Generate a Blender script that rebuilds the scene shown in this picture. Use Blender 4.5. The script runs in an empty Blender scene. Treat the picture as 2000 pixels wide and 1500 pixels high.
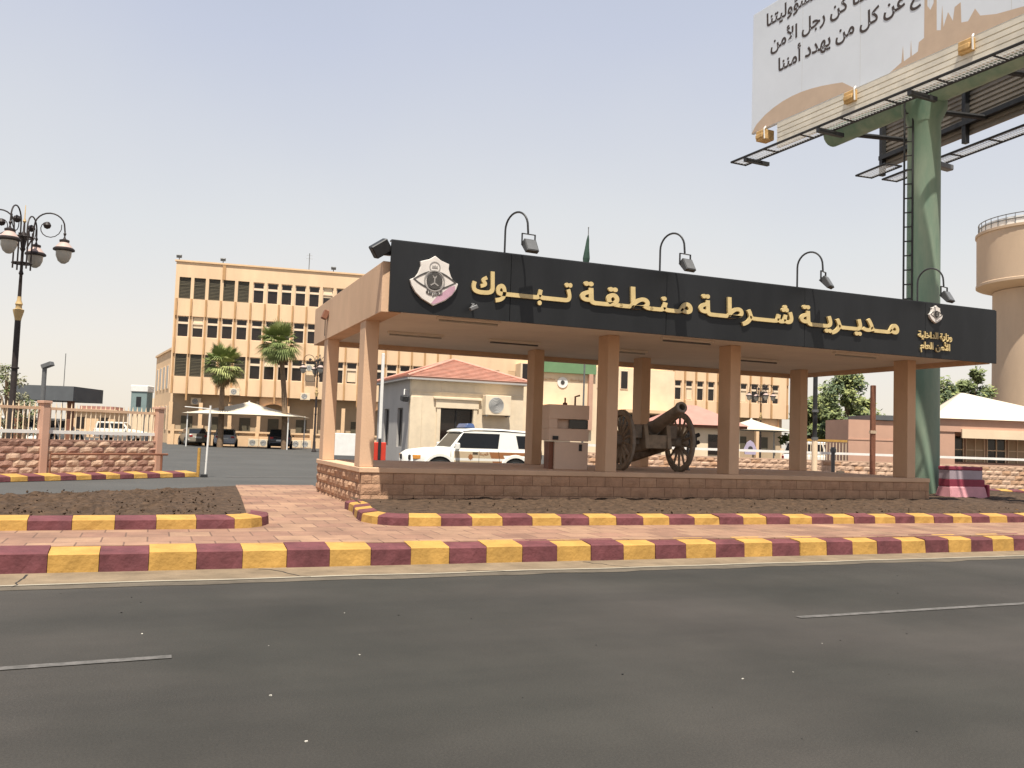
import bpy, bmesh, math, random
from math import sin, cos, pi, radians as R_, atan2, hypot
from mathutils import Vector as V, Matrix as M
from mathutils.geometry import tessellate_polygon
from mathutils import noise as mnoise
random.seed(7)
rnd = random.uniform
SC = bpy.context.scene
C = SC.collection
# ------------------------------------------------------------------ camera, sky, sun, exposure
FPX, PIT, ROL, HC = 1742.03, .0612, .0341, 1.6
Fw = V((0, cos(PIT), sin(PIT))); Up = V((0, -sin(PIT), cos(PIT))); Rt = V((1, 0, 0))
Rt, Up = cos(ROL) * Rt + sin(ROL) * Up, -sin(ROL) * Rt + cos(ROL) * Up
cd = bpy.data.cameras.new('camera'); cam = bpy.data.objects.new('camera', cd); C.objects.link(cam)
cd.sensor_width = 36; cd.lens = 36 * FPX / 2000; cd.clip_end = 6000; cd.clip_start = .05
cam.matrix_world = M(((Rt.x, Up.x, -Fw.x, 0), (Rt.y, Up.y, -Fw.y, 0), (Rt.z, Up.z, -Fw.z, HC), (0, 0, 0, 1)))
SC.camera = cam
SUN_EL = R_(68); SH = V((.04, -.9992))
w = bpy.data.worlds.new('World'); SC.world = w; w.use_nodes = True
wn = w.node_tree.nodes; wl = w.node_tree.links
sky = wn.new('ShaderNodeTexSky'); sky.sky_type = 'NISHITA'; sky.sun_disc = False
sky.sun_elevation = SUN_EL; sky.sun_rotation = atan2(SH.x, SH.y) % (2 * pi)
sky.dust_density = 1.5; sky.air_density = 1.0; sky.ozone_density = 2
bg = wn['Background']; bg.inputs[1].default_value = .1
# the dusty desert air veils the blue: pale all over, cream towards the horizon
wtc = wn.new('ShaderNodeTexCoord'); wsp = wn.new('ShaderNodeSeparateXYZ'); wl.new(wtc.outputs['Generated'], wsp.inputs[0])
wrp = wn.new('ShaderNodeValToRGB'); wnz = wn.new('ShaderNodeTexNoise'); wnz.inputs['Scale'].default_value = 2.2; wnz.inputs['Detail'].default_value = 4
wl.new(wtc.outputs['Generated'], wnz.inputs['Vector']); wm1 = wn.new('ShaderNodeMath'); wm1.operation = 'MULTIPLY_ADD'; wm1.inputs[1].default_value = .16; wm1.inputs[2].default_value = -.08
wl.new(wnz.outputs[0], wm1.inputs[0]); wm2 = wn.new('ShaderNodeMath'); wm2.operation = 'ADD'; wl.new(wsp.outputs['Z'], wm2.inputs[0]); wl.new(wm1.outputs[0], wm2.inputs[1]); wl.new(wm2.outputs[0], wrp.inputs[0])
for i, (ps, c_) in enumerate(((0., (.86, .77, .66)), (.09, (.83, .77, .71)), (.22, (.73, .73, .73)), (.42, (.56, .59, .70)), (1., (.22, .31, .47)))):
    e_ = wrp.color_ramp.elements[i] if i < 2 else wrp.color_ramp.elements.new(ps)
    e_.position = ps; e_.color = (*c_, 1)
wmu = wn.new('ShaderNodeMix'); wmu.data_type = 'RGBA'; wmu.blend_type = 'MULTIPLY'; wmu.inputs[0].default_value = 1; wmu.inputs[7].default_value = (6.1, 6.1, 6.0, 1)
wl.new(wrp.outputs[0], wmu.inputs[6])
wmx = wn.new('ShaderNodeMix'); wmx.data_type = 'RGBA'; wmx.inputs[0].default_value = .88
wl.new(sky.outputs[0], wmx.inputs[6]); wl.new(wmu.outputs[2], wmx.inputs[7]); wl.new(wmx.outputs[2], bg.inputs[0])
sd = bpy.data.lights.new('sun', 'SUN'); sun = bpy.data.objects.new('sun', sd); C.objects.link(sun)
sd.energy = 4.6; sd.angle = R_(.6); sd.color = (1, .94, .83)
sdir = V((SH.x * cos(SUN_EL), SH.y * cos(SUN_EL), sin(SUN_EL)))
sun.rotation_euler = sdir.to_track_quat('Z', 'Y').to_euler(); sun.location = (0, 0, 60)
SC.view_settings.view_transform = 'Standard'; SC.view_settings.look = 'None'
SC.view_settings.exposure = .85; SC.view_settings.gamma = 1

# ------------------------------------------------------------------ helpers
def ray(x, y): return Fw + Rt * ((x - 1000) / FPX) + Up * ((750 - y) / FPX)
def G(x, y, z=0.):                       # photo point on the level z
    d = ray(x, y); return V((0, 0, HC)) + d * ((z - HC) / d.z)
def D(x, y, Y):                          # photo point at the depth Y
    d = ray(x, y); return V((0, 0, HC)) + d * (Y / d.y)
TH = 1.1893
O2 = V((-2.5924, 16.6)); ROT = pi / 2 - TH
U2 = V((sin(TH), cos(TH))); V2 = V((-cos(TH), sin(TH)))
def W(a, b, z=0.): q = O2 + U2 * a + V2 * b; return V((q.x, q.y, z))
def lin(c): return tuple(((x / 255 + .055) / 1.055) ** 2.4 if x > 10 else x / 255 / 12.92 for x in c)
MATS = {}
def mat(name, rgb, rough=.85, var=.12, sc=2., bump=0., bs=20., metal=0., spec=.3, rgb2=None, f2=.5, stretch=None):
    m = bpy.data.materials.new(name); m.use_nodes = True; MATS[name] = m
    n = m.node_tree.nodes; l = m.node_tree.links; p = n['Principled BSDF']
    p.inputs['Roughness'].default_value = rough; p.inputs['Metallic'].default_value = metal
    p.inputs['Specular IOR Level'].default_value = spec
    tc = n.new('ShaderNodeTexCoord'); co = tc.outputs['Object']
    if stretch:
        mp = n.new('ShaderNodeMapping'); mp.inputs['Scale'].default_value = stretch; l.new(co, mp.inputs[0]); co = mp.outputs[0]
    nz = n.new('ShaderNodeTexNoise'); nz.inputs['Scale'].default_value = sc; nz.inputs['Detail'].default_value = 8; nz.inputs['Roughness'].default_value = .65
    l.new(co, nz.inputs['Vector'])
    rp = n.new('ShaderNodeValToRGB'); a, b = rp.color_ramp.elements
    a.position = .3; b.position = .7
    if rgb2: a.color = (*rgb, 1); b.color = (*rgb2, 1); a.position = f2 - .12; b.position = f2 + .12
    else:
        a.color = (*[c * (1 - var) for c in rgb], 1); b.color = (*[min(1, c * (1 + var)) for c in rgb], 1)
    l.new(nz.outputs[0], rp.inputs[0]); l.new(rp.outputs[0], p.inputs['Base Color'])
    if bump:
        nb = n.new('ShaderNodeTexNoise'); nb.inputs['Scale'].default_value = bs; nb.inputs['Detail'].default_value = 6
        l.new(co, nb.inputs['Vector'])
        bp = n.new('ShaderNodeBump'); bp.inputs['Strength'].default_value = bump; bp.inputs['Distance'].default_value = .02
        l.new(nb.outputs[0], bp.inputs['Height']); l.new(bp.outputs[0], p.inputs['Normal'])
    return m
def glass(name, rgb, rough=.08):
    m = mat(name, rgb, rough, .1, 1.5, spec=.5); return m

class MB:
    def __init__(s): s.v = []; s.f = []; s.m = []; s.s = []
    def add(s, vs, fs, m=0, sm=False):
        k = len(s.v); s.v += [tuple(v) for v in vs]
        for f in fs: s.f.append([i + k for i in f]); s.m.append(m); s.s.append(sm)
    def hexa(s, p, m=0):                 # 8 points: bottom ring then top ring
        s.add(p, [(3, 2, 1, 0), (4, 5, 6, 7), (0, 1, 5, 4), (1, 2, 6, 5), (2, 3, 7, 6), (3, 0, 4, 7)], m)
    def box(s, x0, x1, y0, y1, z0, z1, m=0, T=None):
        p = [V(q) for q in ((x0, y0, z0), (x1, y0, z0), (x1, y1, z0), (x0, y1, z0), (x0, y0, z1), (x1, y0, z1), (x1, y1, z1), (x0, y1, z1))]
        if T: p = [T @ q for q in p]
        s.hexa(p, m)
    def tube(s, pts, r, n=8, m=0, cap=True):
        pts = [V(p) for p in pts]; rs = r if isinstance(r, (list, tuple)) else [r] * len(pts)
        k = len(s.v); prev = None
        for i, p in enumerate(pts):
            t = (pts[min(i + 1, len(pts) - 1)] - pts[max(i - 1, 0)])
            t = t.normalized() if t.length > 1e-9 else V((0, 0, 1))
            if prev is None: x = t.orthogonal().normalized()
            else: x = (prev - t * prev.dot(t)).normalized()
            prev = x; y = t.cross(x)
            s.v += [tuple(p + (x * cos(2 * pi * j / n) + y * sin(2 * pi * j / n)) * rs[i]) for j in range(n)]
        for i in range(len(pts) - 1):
            for j in range(n):
                s.f.append([k + i * n + j, k + i * n + (j + 1) % n, k + (i + 1) * n + (j + 1) % n, k + (i + 1) * n + j]); s.m.append(m); s.s.append(True)
        if cap:
            s.f.append([k + j for j in range(n)][::-1]); s.m.append(m); s.s.append(False)
            e = k + (len(pts) - 1) * n; s.f.append([e + j for j in range(n)]); s.m.append(m); s.s.append(False)
    def lathe(s, prof, T=None, n=24, m=0, sm=True, cap=True):
        T = T or M(); k = len(s.v)
        for r, z in prof: s.v += [tuple(T @ V((r * cos(2 * pi * j / n), r * sin(2 * pi * j / n), z))) for j in range(n)]
        for i in range(len(prof) - 1):
            for j in range(n):
                s.f.append([k + i * n + j, k + i * n + (j + 1) % n, k + (i + 1) * n + (j + 1) % n, k + (i + 1) * n + j]); s.m.append(m); s.s.append(sm)
        if not cap: return
        if prof[0][0] > 1e-4: s.f.append([k + j for j in range(n)][::-1]); s.m.append(m); s.s.append(False)
        if prof[-1][0] > 1e-4: e = k + (len(prof) - 1) * n; s.f.append([e + j for j in range(n)]); s.m.append(m); s.s.append(False)
    def prism(s, loops, fn, th, m=0):    # loops: outer + holes in 2D; fn(x, y, d) -> point
        loops = [[(p[0], p[1]) for p in lp] for lp in loops]
        flat = [p for lp in loops for p in lp]; N = len(flat)
        tris = tessellate_polygon([[V((x, y, 0)) for x, y in lp] for lp in loops])
        vs = [fn(x, y, th) for x, y in flat] + [fn(x, y, 0) for x, y in flat]
        fs = []
        for t in tris:
            a, b, c = [flat[i] for i in t]
            if (b[0] - a[0]) * (c[1] - a[1]) - (b[1] - a[1]) * (c[0] - a[0]) < 0: t = t[::-1]
            fs.append(tuple(t))
        k = 0
        for lp in loops:
            q = len(lp)
            for i in range(q): fs.append((k + i, k + (i + 1) % q, N + k + (i + 1) % q, N + k + i))
            k += q
        s.add(vs, fs, m)
    def sheet(s, pts, m=0): s.add(pts, [list(range(len(pts)))], m)
    def build(s, name, mats, parent=None, bevel=0., seg=1, fix=True):
        me = bpy.data.meshes.new(name); me.from_pydata(s.v, [], s.f)
        for i, p in enumerate(me.polygons): p.material_index = s.m[i]; p.use_smooth = s.s[i]
        for m in (mats if isinstance(mats, (list, tuple)) else [mats]): me.materials.append(m)
        if fix:
            b = bmesh.new(); b.from_mesh(me); bmesh.ops.recalc_face_normals(b, faces=b.faces); b.to_mesh(me); b.free()
        if any(s.s): me.set_sharp_from_angle(angle=R_(38))
        o = bpy.data.objects.new(name, me); C.objects.link(o)
        if parent: o.parent = parent
        if bevel:
            md = o.modifiers.new('bevel', 'BEVEL'); md.width = bevel; md.segments = seg; md.limit_method = 'ANGLE'; md.angle_limit = .6
        return o
def tag(o, label=None, cat=None, group=None, kind=None):
    if label: o['label'] = label
    if cat: o['category'] = cat
    if group: o['group'] = group
    if kind: o['kind'] = kind
    return o
def thing(name, label, cat, loc=(0, 0, 0), rz=0., group=None):
    o = bpy.data.objects.new(name, None); C.objects.link(o); o.empty_display_size = .2
    o.location = loc; o.rotation_euler = (0, 0, rz)
    return tag(o, label, cat, group)
def at(o, loc, rz=0.): o.location = loc; o.rotation_euler = (0, 0, rz); return o
def atO(o): return at(o, (O2.x, O2.y, 0), ROT)
def copy_tree(o, parent=None):
    c = o.copy(); C.objects.link(c)
    if parent: c.parent = parent
    for ch in list(o.children): copy_tree(ch, c)
    return c
def part_label(o, t): o['label'] = t; return o

# ------------------------------------------------------------------ materials
asphalt = mat('asphalt', (.041, .038, .034), .9, .22, .5, .35, 160)
lot_m = mat('lot_asphalt', (.068, .066, .062), .9, .15, .3, .2, 90)
dust = mat('dusty_ground', (.34, .27, .19), .95, .15, .2, .3, 8)
gutter_m = mat('gutter_concrete', (.19, .14, .09), .95, .3, 2.2, .5, 30)
gline = mat('gutter_edge', (.30, .26, .20), .9, .2, 2.)
yellow = mat('kerb_yellow', (.41, .235, .06), .8, .20, 3.5, .45, 18)
maroon = mat('kerb_maroon', (.125, .040, .044), .8, .35, 3.5, .45, 18)
soil_m = mat('soil', (.062, .038, .023), 1, .6, 9., 1., 22)
tan = mat('canopy_stucco', (.60, .40, .26), .9, .13, 1.1, .25, 60, stretch=(1, 1, .35))
soffit_m = mat('soffit', (.72, .64, .54), .9, .08, .8)
black = mat('sign_black', (.0115, .012, .013), .42, .35, 1.1, spec=.32, stretch=(1, 1, .3))
gold = mat('sign_gold', (.53, .405, .19), .5, .1, 6., spec=.5)
silver = mat('emblem_white', (.62, .57, .52), .45, .08, 6., spec=.5)
pinkm = mat('emblem_pink', (.46, .28, .34), .45, .15, 6.)
edark = mat('emblem_dark', (.06, .055, .05), .5, .3, 30.)
egrey = mat('emblem_grey', (.28, .26, .24), .5, .15, 20.)
stone = mat('split_stone', (.40, .235, .145), .95, .22, 4., .6, 40)
stone2 = mat('split_stone_pale', (.43, .26, .16), .95, .2, 4., .6, 40)
mortar = mat('mortar', (.20, .12, .075), 1, .2, 8.)
fstone = mat('fence_stone_rose', (.34, .195, .145), .95, .25, 3., .6, 30)
fstone2 = mat('fence_stone_cream', (.50, .34, .24), .95, .2, 3., .6, 30)
steel_d = mat('dark_steel', (.035, .035, .036), .5, .2, 8., metal=.3)
steel_g = mat('grey_steel', (.15, .15, .15), .5, .15, 8., metal=.3)
lamp_grey = mat('lamp_grey', (.055, .055, .055), .5, .15, 8.)
lamp_grey2 = mat('lamp_lens_grey', (.12, .12, .12), .3, .1, 8.)
white_p = mat('white_paint', (.72, .70, .66), .6, .08, 3.)
cream = mat('cream_paint', (.74, .58, .40), .85, .1, .6, .1, 30)
bld = mat('building_stucco', (.72, .51, .325), .9, .12, .5, .1, 20, stretch=(1, 1, .22))
bld2 = mat('building_pilaster', (.70, .48, .29), .9, .08, 1.)
fin_m = mat('building_fin', (.46, .27, .13), .9, .15, 1.)
frame_m = mat('window_frame', (.74, .58, .42), .7, .08, 2.)
pane_m = glass('window_pane', (.018, .012, .010), .15)
louv_m = mat('louvre', (.10, .085, .055), .6, .3, 9., stretch=(.3, .3, 3))
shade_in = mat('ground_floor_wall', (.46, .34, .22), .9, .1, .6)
green_p = mat('pole_green', (.12, .20, .145), .6, .3, 1.2, .1, 12, rgb2=(.22, .27, .20), stretch=(1, 1, .2))
billw = mat('poster_vinyl', (.585, .615, .66), .7, .05, .4)
billt = mat('poster_tan', (.47, .355, .265), .7, .06, 2.)
billk = mat('poster_ink', (.055, .042, .038), .7, .1, 3.)
corr = mat('corrugated_sheet', (.60, .55, .46), .6, .18, 1.2, metal=.1)
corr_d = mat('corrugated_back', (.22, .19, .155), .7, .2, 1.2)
grate = mat('catwalk_mesh', (.50, .50, .50), .7, .1, 5.)
roofm = mat('roof_tile', (.48, .26, .195), .85, .2, 2.5, .3, 20)
boothw = mat('booth_stone', (.70, .58, .42), .9, .1, 2.5, .2, 30)
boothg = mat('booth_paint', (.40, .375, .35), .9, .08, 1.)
redp = mat('red_paint', (.55, .05, .03), .5, .12, 4.)
kioskm = mat('kiosk_paint', (.62, .46, .35), .8, .07, 1.5)
carw = mat('car_white', (.74, .72, .66), .25, .03, 2., spec=.6)
cars_ = mat('car_silver', (.36, .37, .39), .3, .05, 2., spec=.6)
cark = mat('car_black', (.022, .024, .03), .25, .1, 2., spec=.6)
carb = mat('car_beige', (.17, .145, .11), .3, .1, 2., spec=.5)
tyre = mat('tyre', (.018, .018, .018), .9, .2, 10.)
rimm = mat('rim', (.40, .40, .40), .4, .1, 4., metal=.6)
cglass = mat('car_glass', (.018, .020, .023), .12, .1, 1.5, spec=.22)
sandp = mat('patrol_sand', (.52, .40, .26), .35, .05, 2., spec=.5)
brownp = mat('patrol_brown', (.30, .125, .05), .35, .06, 2., spec=.5)
amber = mat('amber_lens', (.60, .26, .06), .3, .1, 5.)
redl = mat('red_lens', (.35, .03, .03), .3, .1, 5.)
bluel = mat('blue_lens', (.06, .09, .19), .25, .15, 5.)
plate = mat('plate', (.65, .65, .62), .5, .1, 9.)
bronze = mat('cannon_iron', (.20, .165, .13), .7, .3, 6., .2, 40)
wood = mat('cannon_wood', (.25, .195, .14), .8, .3, 6., .3, 40)
barkm = mat('bark', (.20, .135, .085), .95, .3, 6., .6, 30)
leafA = mat('leaf_mid', (.15, .18, .07), .7, .35, 1.5)
leafB = mat('leaf_light', (.26, .28, .10), .7, .3, 1.5)
leafC = mat('leaf_dark', (.09, .12, .06), .7, .3, 1.5)
leafE = mat('leaf_dusty', (.22, .21, .13), .8, .3, 2.)
palmA = mat('palm_green', (.16, .20, .065), .6, .3, 2.)
palmB = mat('palm_pale', (.30, .32, .12), .6, .3, 2.)
palmD = mat('palm_dry', (.26, .18, .09), .9, .3, 3.)
tentm = mat('tent_fabric', (.56, .49, .385), .8, .04, 1.)
pinkw = mat('rose_plaster', (.50, .30, .215), .9, .08, 1.)
rosero = mat('rose_roof', (.40, .20, .16), .8, .1, 2.)
towerm = mat('tower_concrete', (.52, .385, .27), .9, .12, .18, .1, 10, stretch=(1, 1, .35))
lampm = mat('lamp_iron', (.030, .022, .020), .5, .2, 8.)
lampg = mat('lamp_gold', (.46, .32, .15), .45, .15, 8.)
lamps_ = mat('lamp_shade', (.42, .31, .27), .6, .1, 4.)
bowl = mat('lamp_bowl', (.36, .34, .30), .3, .08, 4., spec=.5)
barr1 = mat('barrier_maroon', (.26, .04, .065), .6, .15, 4.)
barr2 = mat('barrier_pink', (.58, .27, .29), .7, .15, 3.)
brownst = mat('brown_steel', (.20, .085, .05), .7, .2, 4.)
greyr = mat('grey_roof', (.10, .105, .11), .7, .12, 1.)
teal = mat('tank_teal', (.20, .26, .25), .7, .12, 2.)
flagm = mat('flag_green', (.03, .06, .045), .8, .2, 2.)
gsign = mat('entrance_green', (.14, .24, .12), .7, .1, 1.)

def tile_mat():
    m = bpy.data.materials.new('pavement_tile'); m.use_nodes = True
    n = m.node_tree.nodes; l = m.node_tree.links; p = n['Principled BSDF']; p.inputs['Roughness'].default_value = .9
    tc = n.new('ShaderNodeTexCoord'); br = n.new('ShaderNodeTexBrick')
    br.inputs['Scale'].default_value = 1; br.inputs['Brick Width'].default_value = .5; br.inputs['Row Height'].default_value = .5
    br.inputs['Mortar Size'].default_value = .011; br.inputs['Mortar Smooth'].default_value = .3; br.offset = .5
    br.inputs['Color1'].default_value = (.26, .142, .10, 1); br.inputs['Color2'].default_value = (.345, .21, .137, 1); br.inputs['Mortar'].default_value = (.15, .085, .06, 1)
    l.new(tc.outputs['Object'], br.inputs['Vector'])
    nz = n.new('ShaderNodeTexNoise'); nz.inputs['Scale'].default_value = 1.3; nz.inputs['Detail'].default_value = 8; nz.inputs['Roughness'].default_value = .7
    l.new(tc.outputs['Object'], nz.inputs['Vector'])
    rp = n.new('ShaderNodeValToRGB'); rp.color_ramp.elements[0].position = .35; rp.color_ramp.elements[1].position = .7
    rp.color_ramp.elements[0].color = (.62, .60, .58, 1); rp.color_ramp.elements[1].color = (1.12, 1.10, 1.04, 1)
    l.new(nz.outputs[0], rp.inputs[0])
    mx = n.new('ShaderNodeMix'); mx.data_type = 'RGBA'; mx.blend_type = 'MULTIPLY'; mx.inputs[0].default_value = 1
    l.new(br.outputs[0], mx.inputs[6]); l.new(rp.outputs[0], mx.inputs[7]); l.new(mx.outputs[2], p.inputs['Base Color'])
    return m
tilem = tile_mat()
def road_mat():
    m = asphalt; n = m.node_tree.nodes; l = m.node_tree.links; p = n['Principled BSDF']
    src = p.inputs['Base Color'].links[0].from_socket
    tc = n.new('ShaderNodeTexCoord'); mp = n.new('ShaderNodeMapping'); mp.inputs['Scale'].default_value = (.05, .9, 1)
    l.new(tc.outputs['Object'], mp.inputs[0])
    nz = n.new('ShaderNodeTexNoise'); nz.inputs['Scale'].default_value = 1; nz.inputs['Detail'].default_value = 5; l.new(mp.outputs[0], nz.inputs['Vector'])
    rp = n.new('ShaderNodeValToRGB'); rp.color_ramp.elements[0].position = .3; rp.color_ramp.elements[1].position = .75
    rp.color_ramp.elements[0].color = (.82, .82, .82, 1); rp.color_ramp.elements[1].color = (1.22, 1.18, 1.16, 1)
    l.new(nz.outputs[0], rp.inputs[0])
    mx = n.new('ShaderNodeMix'); mx.data_type = 'RGBA'; mx.blend_type = 'MULTIPLY'; mx.inputs[0].default_value = 1
    l.new(src, mx.inputs[6]); l.new(rp.outputs[0], mx.inputs[7])
    # aggregate: pale and dark chips
    n3 = n.new('ShaderNodeTexNoise'); n3.inputs['Scale'].default_value = .22; n3.inputs['Detail'].default_value = 3; l.new(tc.outputs['Object'], n3.inputs['Vector'])
    r3 = n.new('ShaderNodeValToRGB'); e = r3.color_ramp.elements; e[0].position = .36; e[0].color = (.80, .83, .80, 1); e[1].position = .66; e[1].color = (1.22, 1.17, 1.17, 1); l.new(n3.outputs[0], r3.inputs[0])
    m3 = n.new('ShaderNodeMix'); m3.data_type = 'RGBA'; m3.blend_type = 'MULTIPLY'; m3.inputs[0].default_value = 1; l.new(mx.outputs[2], m3.inputs[6]); l.new(r3.outputs[0], m3.inputs[7]); mx = m3
    n2 = n.new('ShaderNodeTexNoise'); n2.inputs['Scale'].default_value = 70; n2.inputs['Detail'].default_value = 3; l.new(tc.outputs['Object'], n2.inputs['Vector'])
    r2 = n.new('ShaderNodeValToRGB'); e = r2.color_ramp.elements; e[0].position = .3; e[0].color = (.82, .82, .82, 1); e[1].position = .72; e[1].color = (1.18, 1.17, 1.15, 1)
    l.new(n2.outputs[0], r2.inputs[0])
    m2 = n.new('ShaderNodeMix'); m2.data_type = 'RGBA'; m2.blend_type = 'MULTIPLY'; m2.inputs[0].default_value = 1
    l.new(mx.outputs[2], m2.inputs[6]); l.new(r2.outputs[0], m2.inputs[7]); l.new(m2.outputs[2], p.inputs['Base Color'])
road_mat()
def worn_mat():
    m = mat('lane_paint_worn', (.13, .12, .112), .85, .1, 9., rgb2=(.07, .066, .06), f2=.52); return m
worn = worn_mat()

# ------------------------------------------------------------------ ground, road, pavement
def struct(o): o['kind'] = 'structure'; return o
g = MB(); g.sheet([(-900, -300, -.03), (900, -300, -.03), (900, 2500, -.03), (-900, 2500, -.03)]); struct(g.build('ground', dust))
g = MB(); g.sheet([(-90, -40, 0), (110, -40, 0), (110, -5.5, 0), (-90, -5.5, 0)]); struct(atO(g.build('road', asphalt)))
# car park behind: flat near the street, climbing slightly towards the building
g = MB()
ys = [9, 14, 20, 28, 36, 46, 58, 70, 84, 120]
for i in range(len(ys) - 1):
    z = lambda y: .004 - .01 + max(0, min(.16, (y - 34) / 30 * .16))
    g.add([(-75, ys[i], z(ys[i])), (45, ys[i], z(ys[i])), (45, ys[i + 1], z(ys[i + 1])), (-75, ys[i + 1], z(ys[i + 1]))], [(0, 1, 2, 3)])
struct(g.build('driveway', lot_m))
# gutter strip at the foot of the kerb with a ragged road-side edge
g = MB(); a = -30.; top = []; low = []
while a < 60:
    e = -6.18 + .03 * a * (-.6 if a < 0 else .35) * .6
    e = -6.42 + .024 * min(max(a + 5, -3), 17) + .05 * mnoise.noise(V((a * .9, 0, 0)))
    top.append((a, -5.5, .008)); low.append((a, e, .008)); a += .25
for i in range(len(top) - 1): g.add([low[i], low[i + 1], top[i + 1], top[i]], [(0, 1, 2, 3)])
struct(atO(g.build('gutter', gutter_m)))
g = MB(); g2 = MB()
for i in range(len(top) - 1):
    (x0, y0, _), (x1, y1, _) = low[i], low[i + 1]
    g.add([(x0, y0 - .03, .010), (x1, y1 - .03, .010), (x1, y1 + .035, .010), (x0, y0 + .035, .010)], [(0, 1, 2, 3)])
    k0, k1 = [-.26 - .10 * mnoise.noise(V((x * 1.3, 5, 0))) - .05 * mnoise.noise(V((x * 6, 9, 0))) for x in (x0, x1)]
    g2.add([(x0, y0 + k0, .004), (x1, y1 + k1, .004), (x1, y1 - .02, .004), (x0, y0 - .02, .004)], [(0, 1, 2, 3)])
struct(atO(g.build('gutter_edge', gline))); struct(atO(g2.build('dusty_margin', mat('road_margin_dust', (.105, .086, .064), .95, .3, 2.5, .3, 60))))
grit = MB()
for _ in range(100):
    a, b = rnd(-7, 14), rnd(-14.5, -6.6); r = rnd(.003, .007); k = 1 if random.random() < .22 else 0
    grit.hexa([V((a + dx * r * rnd(.6, 1.5), b + dy * r * rnd(.6, 1.5), z)) for z in (.001, r * .9) for dx, dy in ((-1, -1), (1, -1), (1, 1), (-1, 1))], k)
tag(atO(grit.build('road_grit', [mat('grit_dark', (.02, .019, .018), 1, .2, 9.), mat('grit_pale', (.42, .39, .34), .9, .2, 9.)])), 'tiny pale and dark grit and litter flecks on the near road surface', 'grit', kind='stuff')
g = MB()
for (a0, b0, a1, b1) in ((-8.6, -9.98, -3.56, -9.64), (2.0, -9.46, 7.6, -9.30), (13.2, -9.2, 18.8, -9.05)):
    g.sheet([(a0, b0 - .045, .006), (a1, b1 - .045, .006), (a1, b1 + .045, .006), (a0, b0 + .045, .006)])
struct(atO(g.build('lane_marking', worn)))
g = MB()
for (x0, y0), (x1, y1) in (((330, 893), (700, 893)), ((440, 931), (720, 931))):
    p, q_ = G(x0, y0, .02), G(x1, y1, .02); g.sheet([(p.x, p.y, .004), (q_.x, q_.y, .004), (q_.x, q_.y + .35, .004), (p.x, p.y + .35, .004)])
struct(g.build('car_park_marking', worn))
# thin cracks running from the gutter into the asphalt
g = MB()
def crack(a, b, da, db, n, wd):
    pts = []
    for i in range(n): pts.append((a, b)); a += da + rnd(-.06, .06); b += db + rnd(-.05, .05)
    for i in range(n - 1):
        (x0, y0), (x1, y1) = pts[i], pts[i + 1]; k = wd * (1 - i / n * .6)
        d = V((x1 - x0, y1 - y0)).normalized() * k
        g.sheet([(x0 - d.y, y0 + d.x, .011), (x0 + d.y, y0 - d.x, .011), (x1 + d.y, y1 - d.x, .011), (x1 - d.y, y1 + d.x, .011)])
crack(-4.9, -5.75, -.02, -.1, 8, .012); crack(-2.55, -5.7, .07, -.07, 9, .012); crack(-.2, -6.2, .13, -.03, 14, .009); crack(1.6, -5.7, .06, -.08, 8, .01)
crack_m = mat('crack_dark', (.035, .032, .03), 1, .2, 5.)
struct(atO(g.build('road_crack', crack_m, fix=False)))
# paved walk (top at .25), between kerb and planters and back beside the plinth
g = MB()
g.box(-30, 60, -5.32, -3.0, -.02, .25); 
g.add([(-2.6, -3.0, .25), (-.4, -3.0, .25), (.1, 6.7, .25), (-1.8, 6.4, .25)], [(0, 1, 2, 3)])
g.add([(-1.8, 6.4, .25), (.1, 6.7, .25), (.1, 6.9, 0), (-1.8, 6.6, 0)], [(0, 1, 2, 3)])
struct(atO(g.build('pavement', tilem)))

def kerb(name, path, wid, hf, hb, z0, first, period=.5, closed_in=1, flip=0):
    """painted kerb stones, one every half metre along the path (local canopy frame)"""
    pts = [V(p) for p in path]; L = [0]
    for i in range(1, len(pts)): L.append(L[-1] + (pts[i] - pts[i - 1]).length)
    def P(s):
        s = max(0, min(L[-1], s))
        for i in range(1, len(pts)):
            if s <= L[i] + 1e-9:
                t = (s - L[i - 1]) / max(1e-9, L[i] - L[i - 1]); return pts[i - 1].lerp(pts[i], t), (pts[i] - pts[i - 1]).normalized()
    mb = MB(); s = 0; k = 0; cuts = [0.]
    s = first
    while s < L[-1]:
        if s > .05: cuts.append(s)
        s += period
    if L[-1] - cuts[-1] < .75 and len(cuts) > 2: cuts.pop()
    cuts.append(L[-1]); ncol = flip
    for i in range(len(cuts) - 1):
        a0, a1 = cuts[i] + .003, cuts[i + 1] - .003
        if a1 - a0 < .03: continue
        m = (i + ncol) % 2; jz = rnd(-.008, .008); jn = rnd(-.01, .01)
        q = 4; ring = []
        for j in range(q + 1):
            p, t = P(a0 + (a1 - a0) * j / q); nrm = V((-t.y, t.x)) * closed_in
            o0 = jn + rnd(-.006, .006); o1 = jn + .02 + rnd(-.006, .006)
            A = p + nrm * o0; B = p + nrm * (o1 - .01); Cc = p + nrm * (o1 + .012); Dd = p + nrm * wid
            ring.append([(A.x, A.y, z0), (B.x, B.y, z0 + hf - .014 + jz), (Cc.x, Cc.y, z0 + hf + jz + rnd(-.004, .004)), (Dd.x, Dd.y, z0 + hb + jz), (Dd.x, Dd.y, z0)])
        vs = [v for r in ring for v in r]; fs = []
        for j in range(q):
            for e in range(4): fs.append((j * 5 + e, j * 5 + e + 1, j * 5 + 6 + e, j * 5 + 5 + e))
        fs += [(4, 3, 2, 1, 0), tuple(q * 5 + e for e in range(5))]
        mb.add(vs, fs, m)
    return struct(atO(mb.build(name, [yellow, maroon])))
a0 = -29.726 + .5 * 0
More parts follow.
